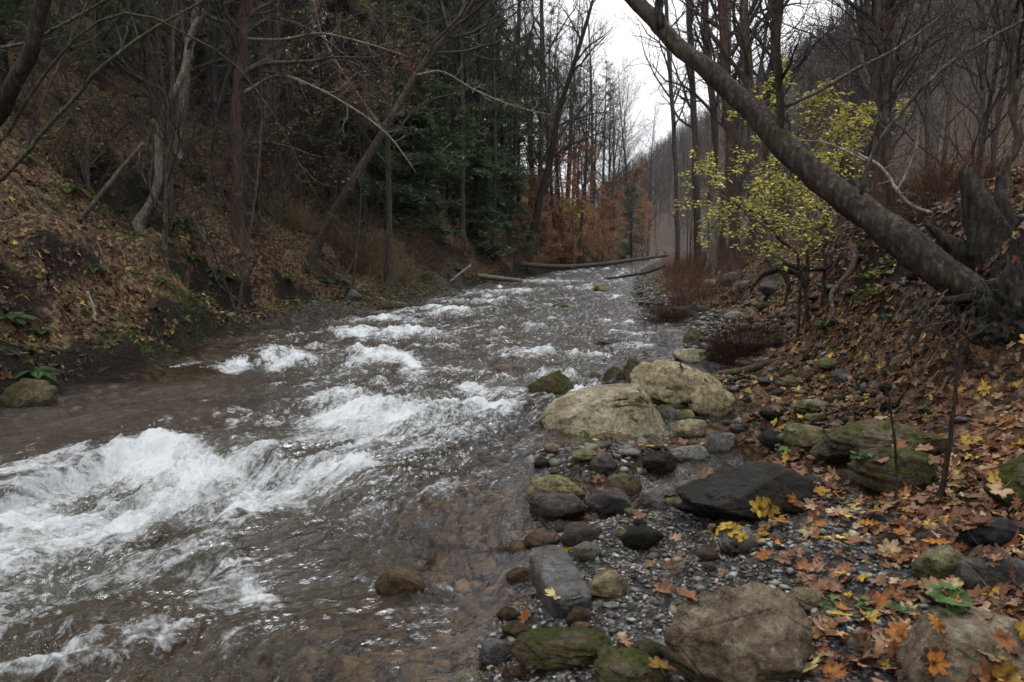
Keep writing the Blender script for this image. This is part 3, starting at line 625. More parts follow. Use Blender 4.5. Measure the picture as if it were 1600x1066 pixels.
rock_px(1001, 704, 1059, 736, 'r_dark', 'dark wet wedge shaped rock in the shallows near the moss streaked boulder', 'the dark wedge shaped rock', sub=4, ang=.8)
rock_px(960, 700, 1002, 716, 'r_pale', 'pale flat stone between the dusky cobble and the dark wedge', None, sub=3, ang=.4)
rock_px(1048, 694, 1110, 717, 'r_pale', 'pale flat grey stone in shallow water right of the dark wedge', 'the pale flat grey stone', sub=4, ang=.4)
rock_px(1047, 654, 1108, 688, 'r_tan', 'olive tan rock right of the moss streaked boulder', 'the olive tan rock', sub=4, ang=.35)
rock_px(1082, 667, 1100, 683, 'r_tan', 'small yellowish stone leaning on the front of the olive tan rock', None, sub=3, ang=.3)
rock_px(1098, 672, 1148, 704, 'r_grey', 'brown grey pointed rock right of the olive tan rock', None, sub=4, ang=.7)
rock_px(1140, 662, 1170, 682, 'r_grey', 'blue grey cobble at the edge of the side pool', None, sub=3, ang=.3)
rock_px(1030, 636, 1058, 658, 'r_grey', 'small grey cobble tucked between the two tan boulders', None, sub=3, ang=.2)
rock_px(1055, 640, 1086, 656, 'r_olive', 'small olive cobble under the front of the pale brown boulder', None, sub=3, ang=.2)
rock_px(818, 826, 877, 862, 'r_rust', 'smooth reddish brown rock at the water edge, standing alone above the pale slab', 'the smooth reddish rock', sub=4, ang=.3)
rock_px(791, 845, 830, 882, 'r_wetbrown', 'wet green brown angular rock in the water just left of the reddish rock', 'the wet angular rock', sub=4, ang=.8, z=LW)
rock_px(790, 884, 838, 920, 'r_wetbrown', 'wet dark wedge in the water against the left side of the pale slab', None, sub=4, ang=.8, z=LW)
rock_px(775, 950, 816, 972, 'r_wetbrown', 'small wet amber rock ringed by water left of the foot of the pale slab', None, sub=3, ang=.7, z=LW)
rock_px(914, 893, 984, 938, 'r_tan', 'blocky olive tan rock on the gravel right of the pale slab', 'the blocky olive tan rock', sub=4, ang=.7, depth=.7, box=.35)
rock_px(882, 947, 923, 981, 'r_rust', 'reddish oval pebble leaning on the foot of the pale slab', None, sub=3, ang=.15)
rock_px(890, 972, 924, 990, 'r_rust', 'flat reddish pebble in front of the reddish oval one', None, sub=3, ang=.2)
rock_px(940, 942, 968, 954, 'r_pale', 'small pinkish flat pebble on gravel below the blocky olive rock', None, sub=3, ang=.2)
rock_px(792, 990, 962, 1050, 'r_moss', 'long low mossy brown boulder at the bottom of the photo by the water', 'the long low mossy boulder', sub=5, ang=.5, depth=.6, seed=101, box=.2)
rock_px(746, 996, 804, 1042, 'r_grey', 'wet grey rock at the bottom water edge, left of the long mossy boulder', 'the wet grey edge rock', sub=4, ang=.5, depth=.8)
rock_px(920, 1017, 1048, 1100, 'r_moss', 'mossy green rock with a torn leaf on top at the bottom edge', 'the mossy rock at the bottom edge', sub=5, ang=.5, depth=.8)
rock_px(984, 1002, 1044, 1036, 'r_moss', 'bright green moss cushioned stone left of the big rounded boulder', None, sub=4, ang=.3)
rock_px(782, 1040, 808, 1060, 'r_rust', 'small brown pebble, left of two below the wet grey rock', None, sub=3, ang=.1)
rock_px(800, 1041, 834, 1062, 'r_rust', 'light brown pebble, right of two below the wet grey rock', None, sub=3, ang=.1)
rock_px(783, 974, 832, 998, 'r_wetbrown', 'flat wet brown stone above the wet grey rock', None, sub=3, ang=.5)
rock_px(1100, 878, 1120, 898, 'r_olive', 'small upright olive stone standing alone on the gravel', None, sub=3, ang=.6)
rock_px(1122, 845, 1156, 866, 'r_tan', 'small tan stone on the gravel under yellow leaves below the dark sloping boulder', None, sub=3, ang=.5)
rock_px(1050, 880, 1072, 892, 'r_pale', 'pale pebble standing out of the dark gravel', None, sub=3, ang=.2)
rock_px(1222, 790, 1258, 810, 'r_dark', 'small dark stone at the right tail of the dark sloping boulder', None, sub=3, ang=.4)
rock_px(586, 884, 668, 944, 'r_wetbrown', 'wet brown rock with a shiny grey crown breaking the near current', 'the wet midstream rock', sub=4, ang=.95, z=LW - .02)
rock_px(255, 603, 300, 618, 'r_grey', 'smooth grey rock just awash in the brown glide near the left bank', None, sub=3, ang=.2, z=-.04)
rock_px(797, 716, 822, 727, 'r_dark', 'small dark rock tip showing in the current near the moss streaked boulder', None, sub=3, ang=.5, z=-.1)
rock_px(1236, 624, 1296, 655, 'r_tanm', 'pale green topped rock on the beach above the side pool', 'the pale green topped rock', sub=4, ang=.5)
rock_px(1185, 636, 1236, 662, 'r_dark', 'dark flat stone left of the pale green topped rock', None, sub=3, ang=.5)
rock_px(1208, 588, 1268, 606, 'r_olive', 'dark olive flat rock below the driftwood log', None, sub=4, ang=.4)
rock_px(1132, 486, 1164, 502, 'r_pale', 'pale grey slab among the far right cobbles behind the brush clump', None, sub=3, ang=.4)
rock_px(1125, 425, 1160, 447, 'r_grey', 'upright grey rock on the bank near the far cobbles', None, sub=3, ang=.6)
rock_px(1150, 438, 1178, 452, 'r_pale', 'pale brown rock on the bank right of the upright grey rock', None, sub=3, ang=.5)
rock_px(1185, 438, 1225, 462, 'r_purple', 'brown half buried rock below the roots of the mossy stump tree', None, sub=3, ang=.5)
rock_px(1096, 436, 1120, 454, 'r_tanm', 'green tinged rock by the red brown stems on the far right bank', None, sub=3, ang=.5)
rock_px(590, 470, 640, 484, 'r_moss', 'flat green slab on the muddy left shore', None, sub=3, ang=.5, box=.4)
rock_px(540, 452, 566, 472, 'r_grey', 'upright pale grey stone against the left cut bank', None, sub=3, ang=.8)
rock_px(0, 590, 95, 636, 'r_moss', 'low mossy boulder with yellow leaves on the left bank under the fern', None, sub=4, ang=.4, embed=.4)
# tilted pale slab
g = hit(880, 968)
o = rock_world(.19, g[1] + .22, gh(.19, g[1] + .2) - .06, (.17, .44, .17), 'r_grey', 5, sub=5, ang=.15, box=1.2, rough=.025, rz=math.radians(14), tilt=(math.radians(9), math.radians(-8)), name='boulder')
p = at(874, 925, g[1] + .2); o.location = (p[0], p[1], gh(p[0], p[1]) - .05)
BVV[-1] = BVV[-1] + np.array([p[0] - .19, 0, 0]) * 1.0
tag(o, 'long grey prism shaped slab with a worn top lying at the water edge pointing upstream', 'boulder'); ROCKS.append((p[0], p[1], .2, 'the pale prism slab'))

def nearest(x, y):
    return min(ROCKS, key=lambda r: math.hypot(r[0] - x, r[1] - y) - r[2])[3]
# beach cobbles, each its own object
_used = [(r[0], r[1], r[2]) for r in ROCKS]
styles = [('r_grey', 'grey'), ('r_olive', 'olive'), ('r_tan', 'tan'), ('r_pale', 'pale grey'), ('r_rust', 'reddish brown'), ('r_purple', 'dusky brown'), ('r_moss', 'mossy'), ('r_dark', 'dark wet')]
rr = random.Random(5); cnt = 0; tries = 0
protos = {}
def cobble_mesh(st, kf):
    key = (st, kf)
    if key not in protos:
        V, T = rock_shape(200 + kf * 7 + len(protos), 3, .15 + .16 * kf, 0, .05, (1, .8, .62)); mb = MB(); mb.add(V, T=T)
        protos[key] = (mb.mesh('cobble', M[st]), V, T)
    return protos[key]
def put_cobble(x, y, s, st, word, kf, zoff=0.0, z=None):
    me, V, T = cobble_mesh(st, kf)
    o = bpy.data.objects.new('cobble', me); COL.objects.link(o)
    a = rr.uniform(0, 6.28); fl_ = rr.uniform(.6, 1.1)
    zz = (gh(x, y) if z is None else z) + s * .18 * fl_ + zoff; o.location = (x, y, zz); o.scale = (s, s * rr.uniform(.8, 1.15), s * fl_); o.rotation_euler = (rr.uniform(-.25, .25), rr.uniform(-.25, .25), a)
    R = np.array(Matrix.Rotation(a, 3, 'Z')); bvh_add((V * np.array([s, s, s * fl_])) @ R.T + np.array([x, y, zz]), T)
    size = 'small' if s < .10 else ('fist sized' if s < .17 else 'large')
    nb = nearest(x, y)
    tag(o, f'{size} {word} cobble near {nb}', 'cobble', f'{size} {word} cobbles near {nb}')
while cnt < 285 and tries < 9000:
    tries += 1
    q_ = rr.random()
    if q_ < .25: px, py = rr.uniform(1090, 1400), rr.uniform(585, 700)
    elif q_ < .68:
        px, py = rr.uniform(800, 1330), rr.uniform(590, 880)
    else:
        px, py = rr.uniform(960, 1300), rr.uniform(440, 600)
    if px > 1180 and py > 720: continue
    if px < 1000 and py < 690: continue
    p = hit(px, py); x, y = p[0], p[1]
    s = rr.choice([.05, .07, .09, .11, .14, .2]) * (1 + .35 * (y > 9)) * rr.uniform(.8, 1.2)
    if x < np.interp(y, RY, RX) - .05: continue
    if gh(x, y) < float(water_level(np.array([x]), np.array([y]))[0]) + .0: continue
    if any(math.hypot(x - a, y - b) < c * .85 + s * .5 for a, b, c in _used): continue
    st, word = rr.choice(styles); _used.append((x, y, s * .5)); put_cobble(x, y, s, st, word, rr.randrange(3)); cnt += 1
# pebbles: one sheet of stones too many to count
def scatter_stones(name, XY, S, pal, seed, z=None, mat=None, flat=.6):
    r = np.random.default_rng(seed); n = len(XY); Vt, Tt = ico(1); mb = MB()
    V = np.tile(Vt[None], (n, 1, 1)); V = V * (1 + .25 * r.normal(size=(n, len(Vt), 1)).clip(-1.2, 1.2))
    sc = S[:, None] * np.stack([r.uniform(.7, 1.2, n), r.uniform(.45, .9, n), flat * r.uniform(.4, .9, n)], 1); V = V * sc[:, None] * .5
    a = r.uniform(0, 6.28, n); c, s_ = np.cos(a)[:, None], np.sin(a)[:, None]; tl = r.uniform(-.4, .4, n)[:, None]
    x = V[..., 0] * c - V[..., 1] * s_; y = V[..., 0] * s_ + V[..., 1] * c
    zz = ground_h(XY[:, 0], XY[:, 1]) if z is None else z
    P = np.stack([x + XY[:, :1], y + XY[:, 1:2], V[..., 2] + tl * V[..., 0] + zz[:, None] + S[:, None] * .12], -1)
    T = (Tt[None] + (np.arange(n) * len(Vt))[:, None, None]).reshape(-1, 3)
    pal = np.array(pal); C = pal[r.integers(0, len(pal), n)] * r.uniform(.7, 1.25, (n, 1)); C = np.repeat(C, len(Vt), 0)
    mb.add(P.reshape(-1, 3), T=T, C=C); o = mb.obj(name, mat or M['pebble']); return o
k = N('pebble_stone'); c = k.attr('col', 'Color'); n_ = k.noise(k.pos(), 60, 4, .7)
M['pebble'] = k.done(k.pr(k.mix(k.ramp(n_, [(.35, .5), (.65, 0)]), c, (.03, .028, .025)), .5, k.bump(n_, .5, .006), .4))
PAL = [(.03, .028, .026), (.045, .042, .04), (.06, .058, .055), (.10, .098, .092), (.16, .155, .145), (.24, .235, .22), (.34, .33, .31), (.14, .11, .08), (.13, .08, .06), (.20, .19, .14), (.04, .04, .04)]
def cloud(n, fn, x0, x1, y0, y1, seed):
    r = np.random.default_rng(seed); x = r.uniform(x0, x1, n * 6); y = r.uniform(y0, y1, n * 6)
    m = r.uniform(0, 1, n * 6) < fn(x, y); return np.stack([x[m], y[m]], 1)[:n]
def gfn(x, y):
    xr = np.interp(y, RY, RX); dr = x - xr
    return np.clip((dr > -.05) * (np.exp(-((x - 1.0) / .75) ** 2 - ((y - 3.1) / 1.1) ** 2) + .8 * sstep(1.4, .1, dr)), 0, 1)
XY = cloud(11000, gfn, -.3, 2.6, 1.6, 6.5, 1); S = np.exp(np.random.default_rng(2).normal(math.log(.016), .5, len(XY))).clip(.006, .07)
tag(scatter_stones('gravel', XY, S, PAL, 3), 'loose dark grey gravel and pale chips between the boulders', 'gravel', kind='stuff')
def gfn2(x, y):
    xr = np.interp(y, RY, RX); dr = x - xr; return np.clip((dr > -.05) * sstep(2.6, .3, dr), 0, 1) * np.where(ground_h(x, y) < water_level(x, y) - .02, .12, 1)
XY = cloud(5200, gfn2, -.2, 9, 4.5, 34, 4); S = np.exp(np.random.default_rng(5).normal(math.log(.055), .5, len(XY))).clip(.02, .22)
PAL2 = [(.06, .06, .048), (.10, .095, .075), (.17, .16, .115), (.26, .25, .20), (.09, .06, .042), (.05, .055, .026), (.12, .115, .065), (.035, .032, .03)]
tag(scatter_stones('shore_stones', XY, S, PAL2, 6), 'mixed olive and grey shingle along the right shore upstream', 'shingle', kind='stuff')
def gfn3(x, y):
    dl = np.interp(y, LY, LX) - x; return ((dl > -.1) & (dl < 1.5)) * 1.0
XY = cloud(900, gfn3, -7, 6, 12.5, 30, 7); S = np.exp(np.random.default_rng(8).normal(math.log(.07), .5, len(XY))).clip(.03, .25)
tag(scatter_stones('left_shore_stones', XY, S, [(.06, .05, .035), (.10, .085, .055), (.13, .12, .07), (.07, .07, .035)], 9), 'small dark stones on the muddy left shore', 'shingle', kind='stuff')
def gfn4(x, y):
    return ((x > np.interp(y, LY, LX)) & (ground_h(x, y) < water_level(x, y) - .06)) * 1.0
XY = np.concatenate([cloud(1700, gfn4, -7, 2, 1.6, 10, 10), cloud(1500, gfn4, -1.6, .6, 1.8, 6, 13)]); S = np.exp(np.random.default_rng(11).normal(math.log(.12), .4, len(XY))).clip(.04, .26); dp_ = water_level(XY[:, 0], XY[:, 1]) - ground_h(XY[:, 0], XY[:, 1]); S = np.minimum(S, 1.15 * dp_ + .01)
tag(scatter_stones('streambed_stones', XY, S, [(.08, .045, .02), (.13, .08, .038), (.20, .15, .08), (.05, .033, .018), (.10, .09, .045), (.16, .10, .055), (.03, .022, .015)], 12, flat=.6), 'brown and amber stones on the bed of the stream under the water', 'streambed stones', kind='stuff')
# ------------------------------------------------------------------ fallen leaves
def maple_outline():
    h = [(0, 1.0), (7, .78), (14, .84), (19, .55), (25, .40), (36, .76), (44, .98), (50, .74), (60, .76), (66, .50), (76, .36), (92, .60), (105, .78), (112, .56), (125, .56), (140, .38), (165, .26), (180, .10)]
    a = h + [(360 - p, q) for p, q in h[-2:0:-1]]
    a = [(p, (q * .72 + .26) if 5 < p < 150 or 210 < p < 355 else q) for p, q in a]
    return np.array([(math.sin(math.radians(p)) * q, math.cos(math.radians(p)) * q + .12) for p, q in a]) * .5
def oak_outline():
    h = [(0, 1), (.12, .93), (.10, .80), (.30, .74), (.34, .62), (.14, .52), (.16, .44), (.40, .34), (.42, .18), (.16, .12), (.15, .02), (.34, -.14), (.32, -.28), (.12, -.32), (.10, -.44), (.2, -.56), (.12, -.7), (.02, -.9)]
    return np.array(h + [(-x, y) for x, y in h[-1:0:-1]]) * .55
def leaf_me(name, outline, seed, curl, rgb, mat):
    r = np.random.default_rng(seed); o = outline.copy(); n = len(o)
    mid = o * .5; V = np.concatenate([[[0, 0]], mid, o]); 
    rad = np.linalg.norm(V, axis=1); ang = np.arctan2(V[:, 0], V[:, 1])
    z = curl * (rad ** 2) * (.6 + .8 * np.sin(ang * 2 + r.uniform(0, 6))) + .05 * np.sin(ang * 5 + r.uniform(0, 6)) * rad + curl * .5 * np.abs(V[:, 0]) + .03 * r.normal(size=len(V)) * rad
    z -= z.min() * .4
    V3 = np.column_stack([V, z]); T = [[0, 1 + i, 1 + (i + 1) % n] for i in range(n)]
    Q = [[1 + i, 1 + n + i, 1 + n + (i + 1) % n, 1 + (i + 1) % n] for i in range(n)]
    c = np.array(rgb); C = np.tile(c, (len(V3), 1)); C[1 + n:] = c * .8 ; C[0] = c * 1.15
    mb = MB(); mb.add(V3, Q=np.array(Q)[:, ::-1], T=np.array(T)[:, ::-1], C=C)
    st = np.array([[0, -.0, .01], [.02, -.3, .02], [.05, -.62, .05 + .1 * curl]]); mb.tubes(st, np.array([.012, .011, .009]), 3, C=c * .6)
    return mb.mesh(name, mat)
LC = [('rust brown', (.22, .085, .034)), ('pinkish brown', (.28, .145, .088)), ('tan', (.36, .23, .135)), ('orange', (.40, .15, .03)), ('golden yellow', (.46, .285, .045)), ('pale yellow', (.47, .375, .17)), ('dark brown', (.065, .032, .021)), ('brown', (.12, .055, .032))]
LM = {}
for sh, ol in (('maple', maple_outline()), ('oak', oak_outline())):
    for ci, (cw, rgb) in enumerate(LC):
        for kf in range(2):
            if sh == 'oak' and ci in (4, 5): continue
            LM[(sh, ci, kf)] = leaf_me(f'{sh}_leaf', ol, ci * 5 + kf, (.12, .5)[kf], rgb, M['leaf'])
# support surface: the ground near the camera and every stone on it
xs = np.linspace(-1, 6, 240); ys = np.linspace(1.6, 13, 330); XX, YY = np.meshgrid(xs, ys, indexing='ij'); ZZ = ground_h(XX, YY)
i = np.arange(240 * 330).reshape(240, 330); t1 = np.stack([i[:-1, :-1], i[1:, :-1], i[1:, 1:]], -1).reshape(-1, 3); t2 = np.stack([i[:-1, :-1], i[1:, 1:], i[:-1, 1:]], -1).reshape(-1, 3)
bvh_add(np.stack([XX.ravel(), YY.ravel(), ZZ.ravel()], 1), np.concatenate([t1, t2]))
BV = BVHTree.FromPolygons(np.concatenate(BVV).tolist(), np.concatenate(BVT).tolist())
def put_leaf(x, y, s, sh, ci, kf, r, px=None):
    s = s * .82
    if px is not None:
        d = Vector(ray(*px)).normalized(); h = BV.ray_cast(Vector((0, 0, CAMZ)), d, 30)
    else: h = BV.ray_cast(Vector((x, y, 6)), Vector((0, 0, -1)), 12)
    if h[0] is None: return None
    nrm = h[1] if h[1].z > 0 else -h[1]
    if nrm.z < .25: return None
    if h[0].y < 13 and h[0].z - gh(h[0].x, h[0].y) > .05 and px is not None and r.random() < rock_skip[0]: return None
    nrm = (nrm + Vector((r.gauss(0, .22), r.gauss(0, .22), 0))).normalized()
    o = bpy.data.objects.new(f'{sh}_leaf', LM[(sh, ci, kf)]); COL.objects.link(o)
    o.location = h[0] + nrm * (.004 + .022 * r.random()); q = nrm.to_track_quat('Z', 'Y') @ Matrix.Rotation(r.uniform(0, 6.28), 3, 'Z').to_quaternion()
    o.rotation_mode = 'QUATERNION'; o.rotation_quaternion = q; o.scale = (s, s * r.uniform(.9, 1.1), s)
    if px is None: nb = nearest(x, y)
    else: nb = nearest(h[0].x, h[0].y)
    cw = LC[ci][0]; lab = f'fallen {cw} {sh} leaf{", curled," if kf else ""} near {nb}'
    tag(o, lab, 'leaf', f'fallen {cw} {sh} leaves near {nb}'); return o
rl = random.Random(12); nl = 0; rock_skip = [0]
for (px, py, s, ci) in [(1204, 790, .17, 4), (1185, 796, .15, 4), (1286, 776, .15, 4), (1322, 790, .13, 5), (1395, 845, .20, 4), (1366, 906, .12, 5), (1262, 832, .15, 5), (1300, 848, .13, 5), (1425, 800, .15, 3), (1415, 825, .14, 3), (912, 878, .17, 4), (890, 862, .16, 4), (872, 936, .14, 5), (996, 782, .10, 4), (955, 752, .13, 4), (935, 752, .13, 1), (1284, 985, .22, 1), (1272, 1026, .12, 2), (1400, 975, .16, 2), (1455, 918, .16, 4), (1140, 832, .13, 4), (1125, 838, .11, 4), (1352, 1040, .14, 2), (1265, 1052, .13, 5), (1430, 1045, .17, 3), (1130, 903, .08, 1), (1045, 928, .10, 1), (975, 1008, .18, 1), (898, 856, .12, 3), (820, 974, .12, 3), (885, 692, .14, 3), (1005, 848, .11, 3), (1520, 690, .2, 4), (1490, 735, .18, 4), (1565, 770, .15, 2), (1545, 700, .2, 3), (1180, 600, .13, 5), (1310, 600, .12, 5), (1330, 628, .14, 5), (1360, 560, .14, 4), (1440, 545, .15, 5), (1475, 560, .13, 5), (1385, 620, .14, 3), (1292, 480, .16, 3), (1300, 520, .15, 3), (1240, 610, .12, 2), (1232, 1000, .1, 4), (1030, 1050, .12, 4)]:
    sh = 'maple' if ci in (4, 5, 2) or rl.random() < .6 else 'oak'
    if put_leaf(0, 0, s, sh, ci, 0 if rl.random() < .75 else 1, rl, (px, py)): nl += 1
rock_skip[0] = .85
leafzone = [(1100, 835), (1200, 790), (1255, 760), (1340, 770), (1470, 740), (1530, 660), (1600, 640), (1600, 1066), (1265, 1066), (1280, 960), (1200, 880)]
while nl < 300:
    px, py = rl.uniform(1090, 1600), rl.uniform(640, 1066)
    if not inpoly(np.array([px]), np.array([py]), leafzone)[0]: continue
    ci = rl.choices(range(8), [24, 24, 14, 12, 8, 5, 9, 14])[0]; sh = 'maple' if ci in (4, 5) or rl.random() < .6 else 'oak'
    if put_leaf(0, 0, rl.uniform(.075, .145), sh, ci, 0 if rl.random() < .7 else 1, rl, (px, py)): nl += 1

def ground_n(X, Y, e=.08):
    zx = (ground_h(X + e, Y) - ground_h(X - e, Y)) / (2 * e); zy = (ground_h(X, Y + e) - ground_h(X, Y - e)) / (2 * e)
    n = np.stack([-zx, -zy, np.ones_like(zx)], -1); return n / np.linalg.norm(n, axis=1, keepdims=True)
LITPAL = np.array([(.13, .062, .036), (.18, .092, .055), (.24, .14, .088), (.085, .042, .028), (.30, .20, .13), (.15, .062, .03), (.05, .03, .022), (.20, .11, .068)])
def litter(name, XY, smin, smax, seed, yellow=.05, label=None, use_bvh=False, dark=1.0):
    r = np.random.default_rng(seed); n = len(XY); ol = maple_outline()[[0, 2, 4, 6, 9, 10, 12, 15, 17, 19, 22, 24, 25, 28, 30, 32]]; k_ = len(ol)
    base = np.concatenate([[[0, 0]], ol]); rad = np.linalg.norm(base, axis=1); ang = np.arctan2(base[:, 0], base[:, 1])
    curl = r.uniform(-.3, .9, n)[:, None]; ph = r.uniform(0, 6.28, n)[:, None]
    z = curl * rad[None] ** 2 * (.5 + .8 * np.sin(2 * ang[None] + ph)) + .08 * np.sin(5 * ang[None] + ph) * rad[None]
    s = r.uniform(smin, smax, n)[:, None]; asp = r.uniform(.55, 1, n)[:, None]
    a = r.uniform(0, 6.28, n)[:, None]
    x = (base[None, :, 0] * asp * np.cos(a) - base[None, :, 1] * np.sin(a)) * s; y = (base[None, :, 0] * asp * np.sin(a) + base[None, :, 1] * np.cos(a)) * s; z = z * s
    Z0 = ground_h(XY[:, 0], XY[:, 1]); nn = ground_n(XY[:, 0], XY[:, 1]); nn = nn + r.normal(0, .35, nn.shape) * np.array([1, 1, .2]); nn[:, 2] = np.abs(nn[:, 2])
    if use_bvh:
        for q in range(n):
            h = BV.ray_cast(Vector((XY[q, 0], XY[q, 1], 6)), Vector((0, 0, -1)), 12)
            if h[0] is not None:
                if h[0].z - Z0[q] > .04 and r.uniform() < .88: Z0[q] = -50
                else: Z0[q] = h[0].z
    nn /= np.linalg.norm(nn, axis=1, keepdims=True)
    if use_bvh: s[Z0 < -20] = 0; s[:] = s; Z0[Z0 < -20] = ground_h(XY[Z0 < -20, 0], XY[Z0 < -20, 1]) - .05; x = x * (s > 0); y = y * (s > 0); z = z * (s > 0)
    ux = np.cross(np.tile([0, 1., 0], (n, 1)), nn); ux /= np.linalg.norm(ux, axis=1, keepdims=True); uy = np.cross(nn, ux)
    P = np.stack([XY[:, 0], XY[:, 1], Z0 + r.uniform(.004, .035, n)], 1)[:, None] + x[..., None] * ux[:, None] + y[..., None] * uy[:, None] + z[..., None] * nn[:, None]
    T0 = np.array([[0, 1 + (i + 1) % k_, 1 + i] for i in range(k_)]); T = (T0[None] + (np.arange(n) * (k_ + 1))[:, None, None]).reshape(-1, 3)
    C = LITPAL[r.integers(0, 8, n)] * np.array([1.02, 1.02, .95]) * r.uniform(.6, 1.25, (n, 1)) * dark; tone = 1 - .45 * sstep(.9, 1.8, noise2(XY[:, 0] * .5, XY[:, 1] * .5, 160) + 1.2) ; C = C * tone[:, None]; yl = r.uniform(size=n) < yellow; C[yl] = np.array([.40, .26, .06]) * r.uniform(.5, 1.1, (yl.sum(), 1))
    mb = MB(); mb.add(P.reshape(-1, 3), T=T, C=np.repeat(C, k_ + 1, 0)); return tag(mb.obj(name, M['litter'], smooth=False), label, 'leaf litter', kind='stuff')
def lf_left(x, y):
    dl = np.interp(y, LY, LX) - x; cl = noise2(x * .9, y * .9, 111)
    f = (dl > .12) * (.62 + 1.9 * cl) * sstep(14, 3, dl)
    for (a_, b_, c_, e_) in HOLLOWS: f = f * (1 - .95 * np.exp(-(((x - a_) / c_) ** 2 + ((y - b_) / (c_ * 1.3)) ** 2)))
    return np.clip(f, 0, 1)
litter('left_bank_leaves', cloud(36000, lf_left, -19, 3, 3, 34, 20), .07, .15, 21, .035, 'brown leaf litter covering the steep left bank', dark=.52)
def lf_right(x, y):
    xr = np.interp(y, RY, RX); dr = x - xr; near = np.exp(-((x - 1.0) / .6) ** 2 - ((y - 3.1) / 1.1) ** 2)
    xc = np.interp(y, [-5, 0, 5, 7.2, 12, 16, 30, 50], [4.6, 4.4, 4.0, 4.1, 5.3, 5.6, 8.4, 12.5])
    return np.clip((.28 * sstep(.2, .9, dr) + .85 * sstep(1.2, 2.2, dr)) * (1 - near) * (1 - .85 * np.exp(-((x - xc + .5) / .4) ** 2) * (y < 12) * sstep(-.25, .05, noise2(x * 1.9, y * 1.9, 113))) * (1 - .85 * np.exp(-((x - 3.5) / .5) ** 2 - ((y - 4.9) / .7) ** 2)) * (.8 + .8 * noise2(x * 1.1, y * 1.1, 112)), 0, 1)
litter('right_bank_leaves', cloud(26000, lf_right, .5, 6.5, 1.9, 13, 22), .045, .12, 23, .06, 'rust and tan leaf litter covering the right shore and bank', True)
litter('far_right_leaves', cloud(7000, lf_right, 2, 16, 12, 34, 24), .10, .18, 25, .06, 'leaf litter on the right bank farther upstream')

# ------------------------------------------------------------------ branches
def unit(v): return v / (np.linalg.norm(v, axis=-1, keepdims=True) + 1e-9)
def grow(S, D, L, R0, k, r, wander=.2, trop=.0, taper=.25):
    n = len(S); P = np.zeros((n, k, 3)); P[:, 0] = S; D = unit(D); L = np.broadcast_to(L, (n,))
    for i in range(1, k):
        D = unit(D + r.normal(0, wander, (n, 3)) + np.array([0, 0, trop])); P[:, i] = P[:, i - 1] + D * (L / (k - 1))[:, None]
    t = np.linspace(0, 1, k); R = np.broadcast_to(R0, (n,))[:, None] * (1 - (1 - taper) * t)[None]
    return P, R
def kids(P, R, m, r, t0=.2, t1=1., ang=(35, 65), lf=(.3, .5), rf=.55, up=.0, length=None):
    n, k, _ = P.shape; t = (np.linspace(t0, t1, m, endpoint=True)[None] + r.uniform(-.5, .5, (n, m)) * (t1 - t0) / m).clip(0, .995)
    x = t * (k - 1); i = np.floor(x).astype(int); f = (x - i)[..., None]; a = np.arange(n)[:, None]
    S = P[a, i] * (1 - f) + P[a, i + 1] * f; T = unit(P[a, i + 1] - P[a, i]); Rr = R[a, i] * (1 - f[..., 0]) + R[a, i + 1] * f[..., 0]
    rd = unit(np.cross(T, r.normal(size=T.shape))); an = np.radians(r.uniform(*ang, (n, m)))[..., None]
    D = T * np.cos(an) + rd * np.sin(an) + np.array([0, 0, up])
    Ln = (length if length is not None else np.linalg.norm(np.diff(P, axis=1), axis=2).sum(1))
    L = np.broadcast_to(np.asarray(Ln)[..., None] if np.ndim(Ln) else Ln, (n, m)) * r.uniform(*lf, (n, m)) * (1.15 - .6 * t)
    return S.reshape(-1, 3), D.reshape(-1, 3), L.ravel(), (Rr * rf).ravel()
def crown_of(mb, P, R, r, n1=16, n2=5, n3=4, t0=.3, L1=.33, up=.25, wander=.16, minr=.0035, n4=0, t1=.99, lean=None):
    S, D, L, r0 = kids(P, R, n1, r, t0, t1, (35, 70), (L1 * .7, L1 * 1.2), .5, up)
    if lean is not None: D = D + np.array(lean)
    P1, R1 = grow(S, D, L, np.maximum(r0, minr * 2.2), 9, r, wander, .05, .25); mb.tubes(P1, R1, 5)
    S, D, L, r0 = kids(P1, R1, n2, r, .2, .98, (25, 60), (.35, .6), .6, .12)
    P2, R2 = grow(S, D, L, np.maximum(r0, minr * 1.5), 6, r, wander * 1.1, .04, .3); mb.tubes(P2, R2, 4)
    S, D, L, r0 = kids(P2, R2, n3, r, .2, 1, (25, 60), (.4, .7), .6, .1)
    P3, R3 = grow(S, D, L, np.maximum(r0, minr), 5, r, wander * 1.2, .02, .45); mb.tubes(P3, R3, 3)
    if n4:
        S, D, L, r0 = kids(P3, R3, n4, r, .2, 1, (25, 55), (.5, .8), .8, .05)
        P4, R4 = grow(S, D, L, np.maximum(r0, minr * .8), 4, r, wander * 1.2, .02, .6); mb.tubes(P4, R4, 3); return P1, P2, P3, P4
    return P1, P2, P3
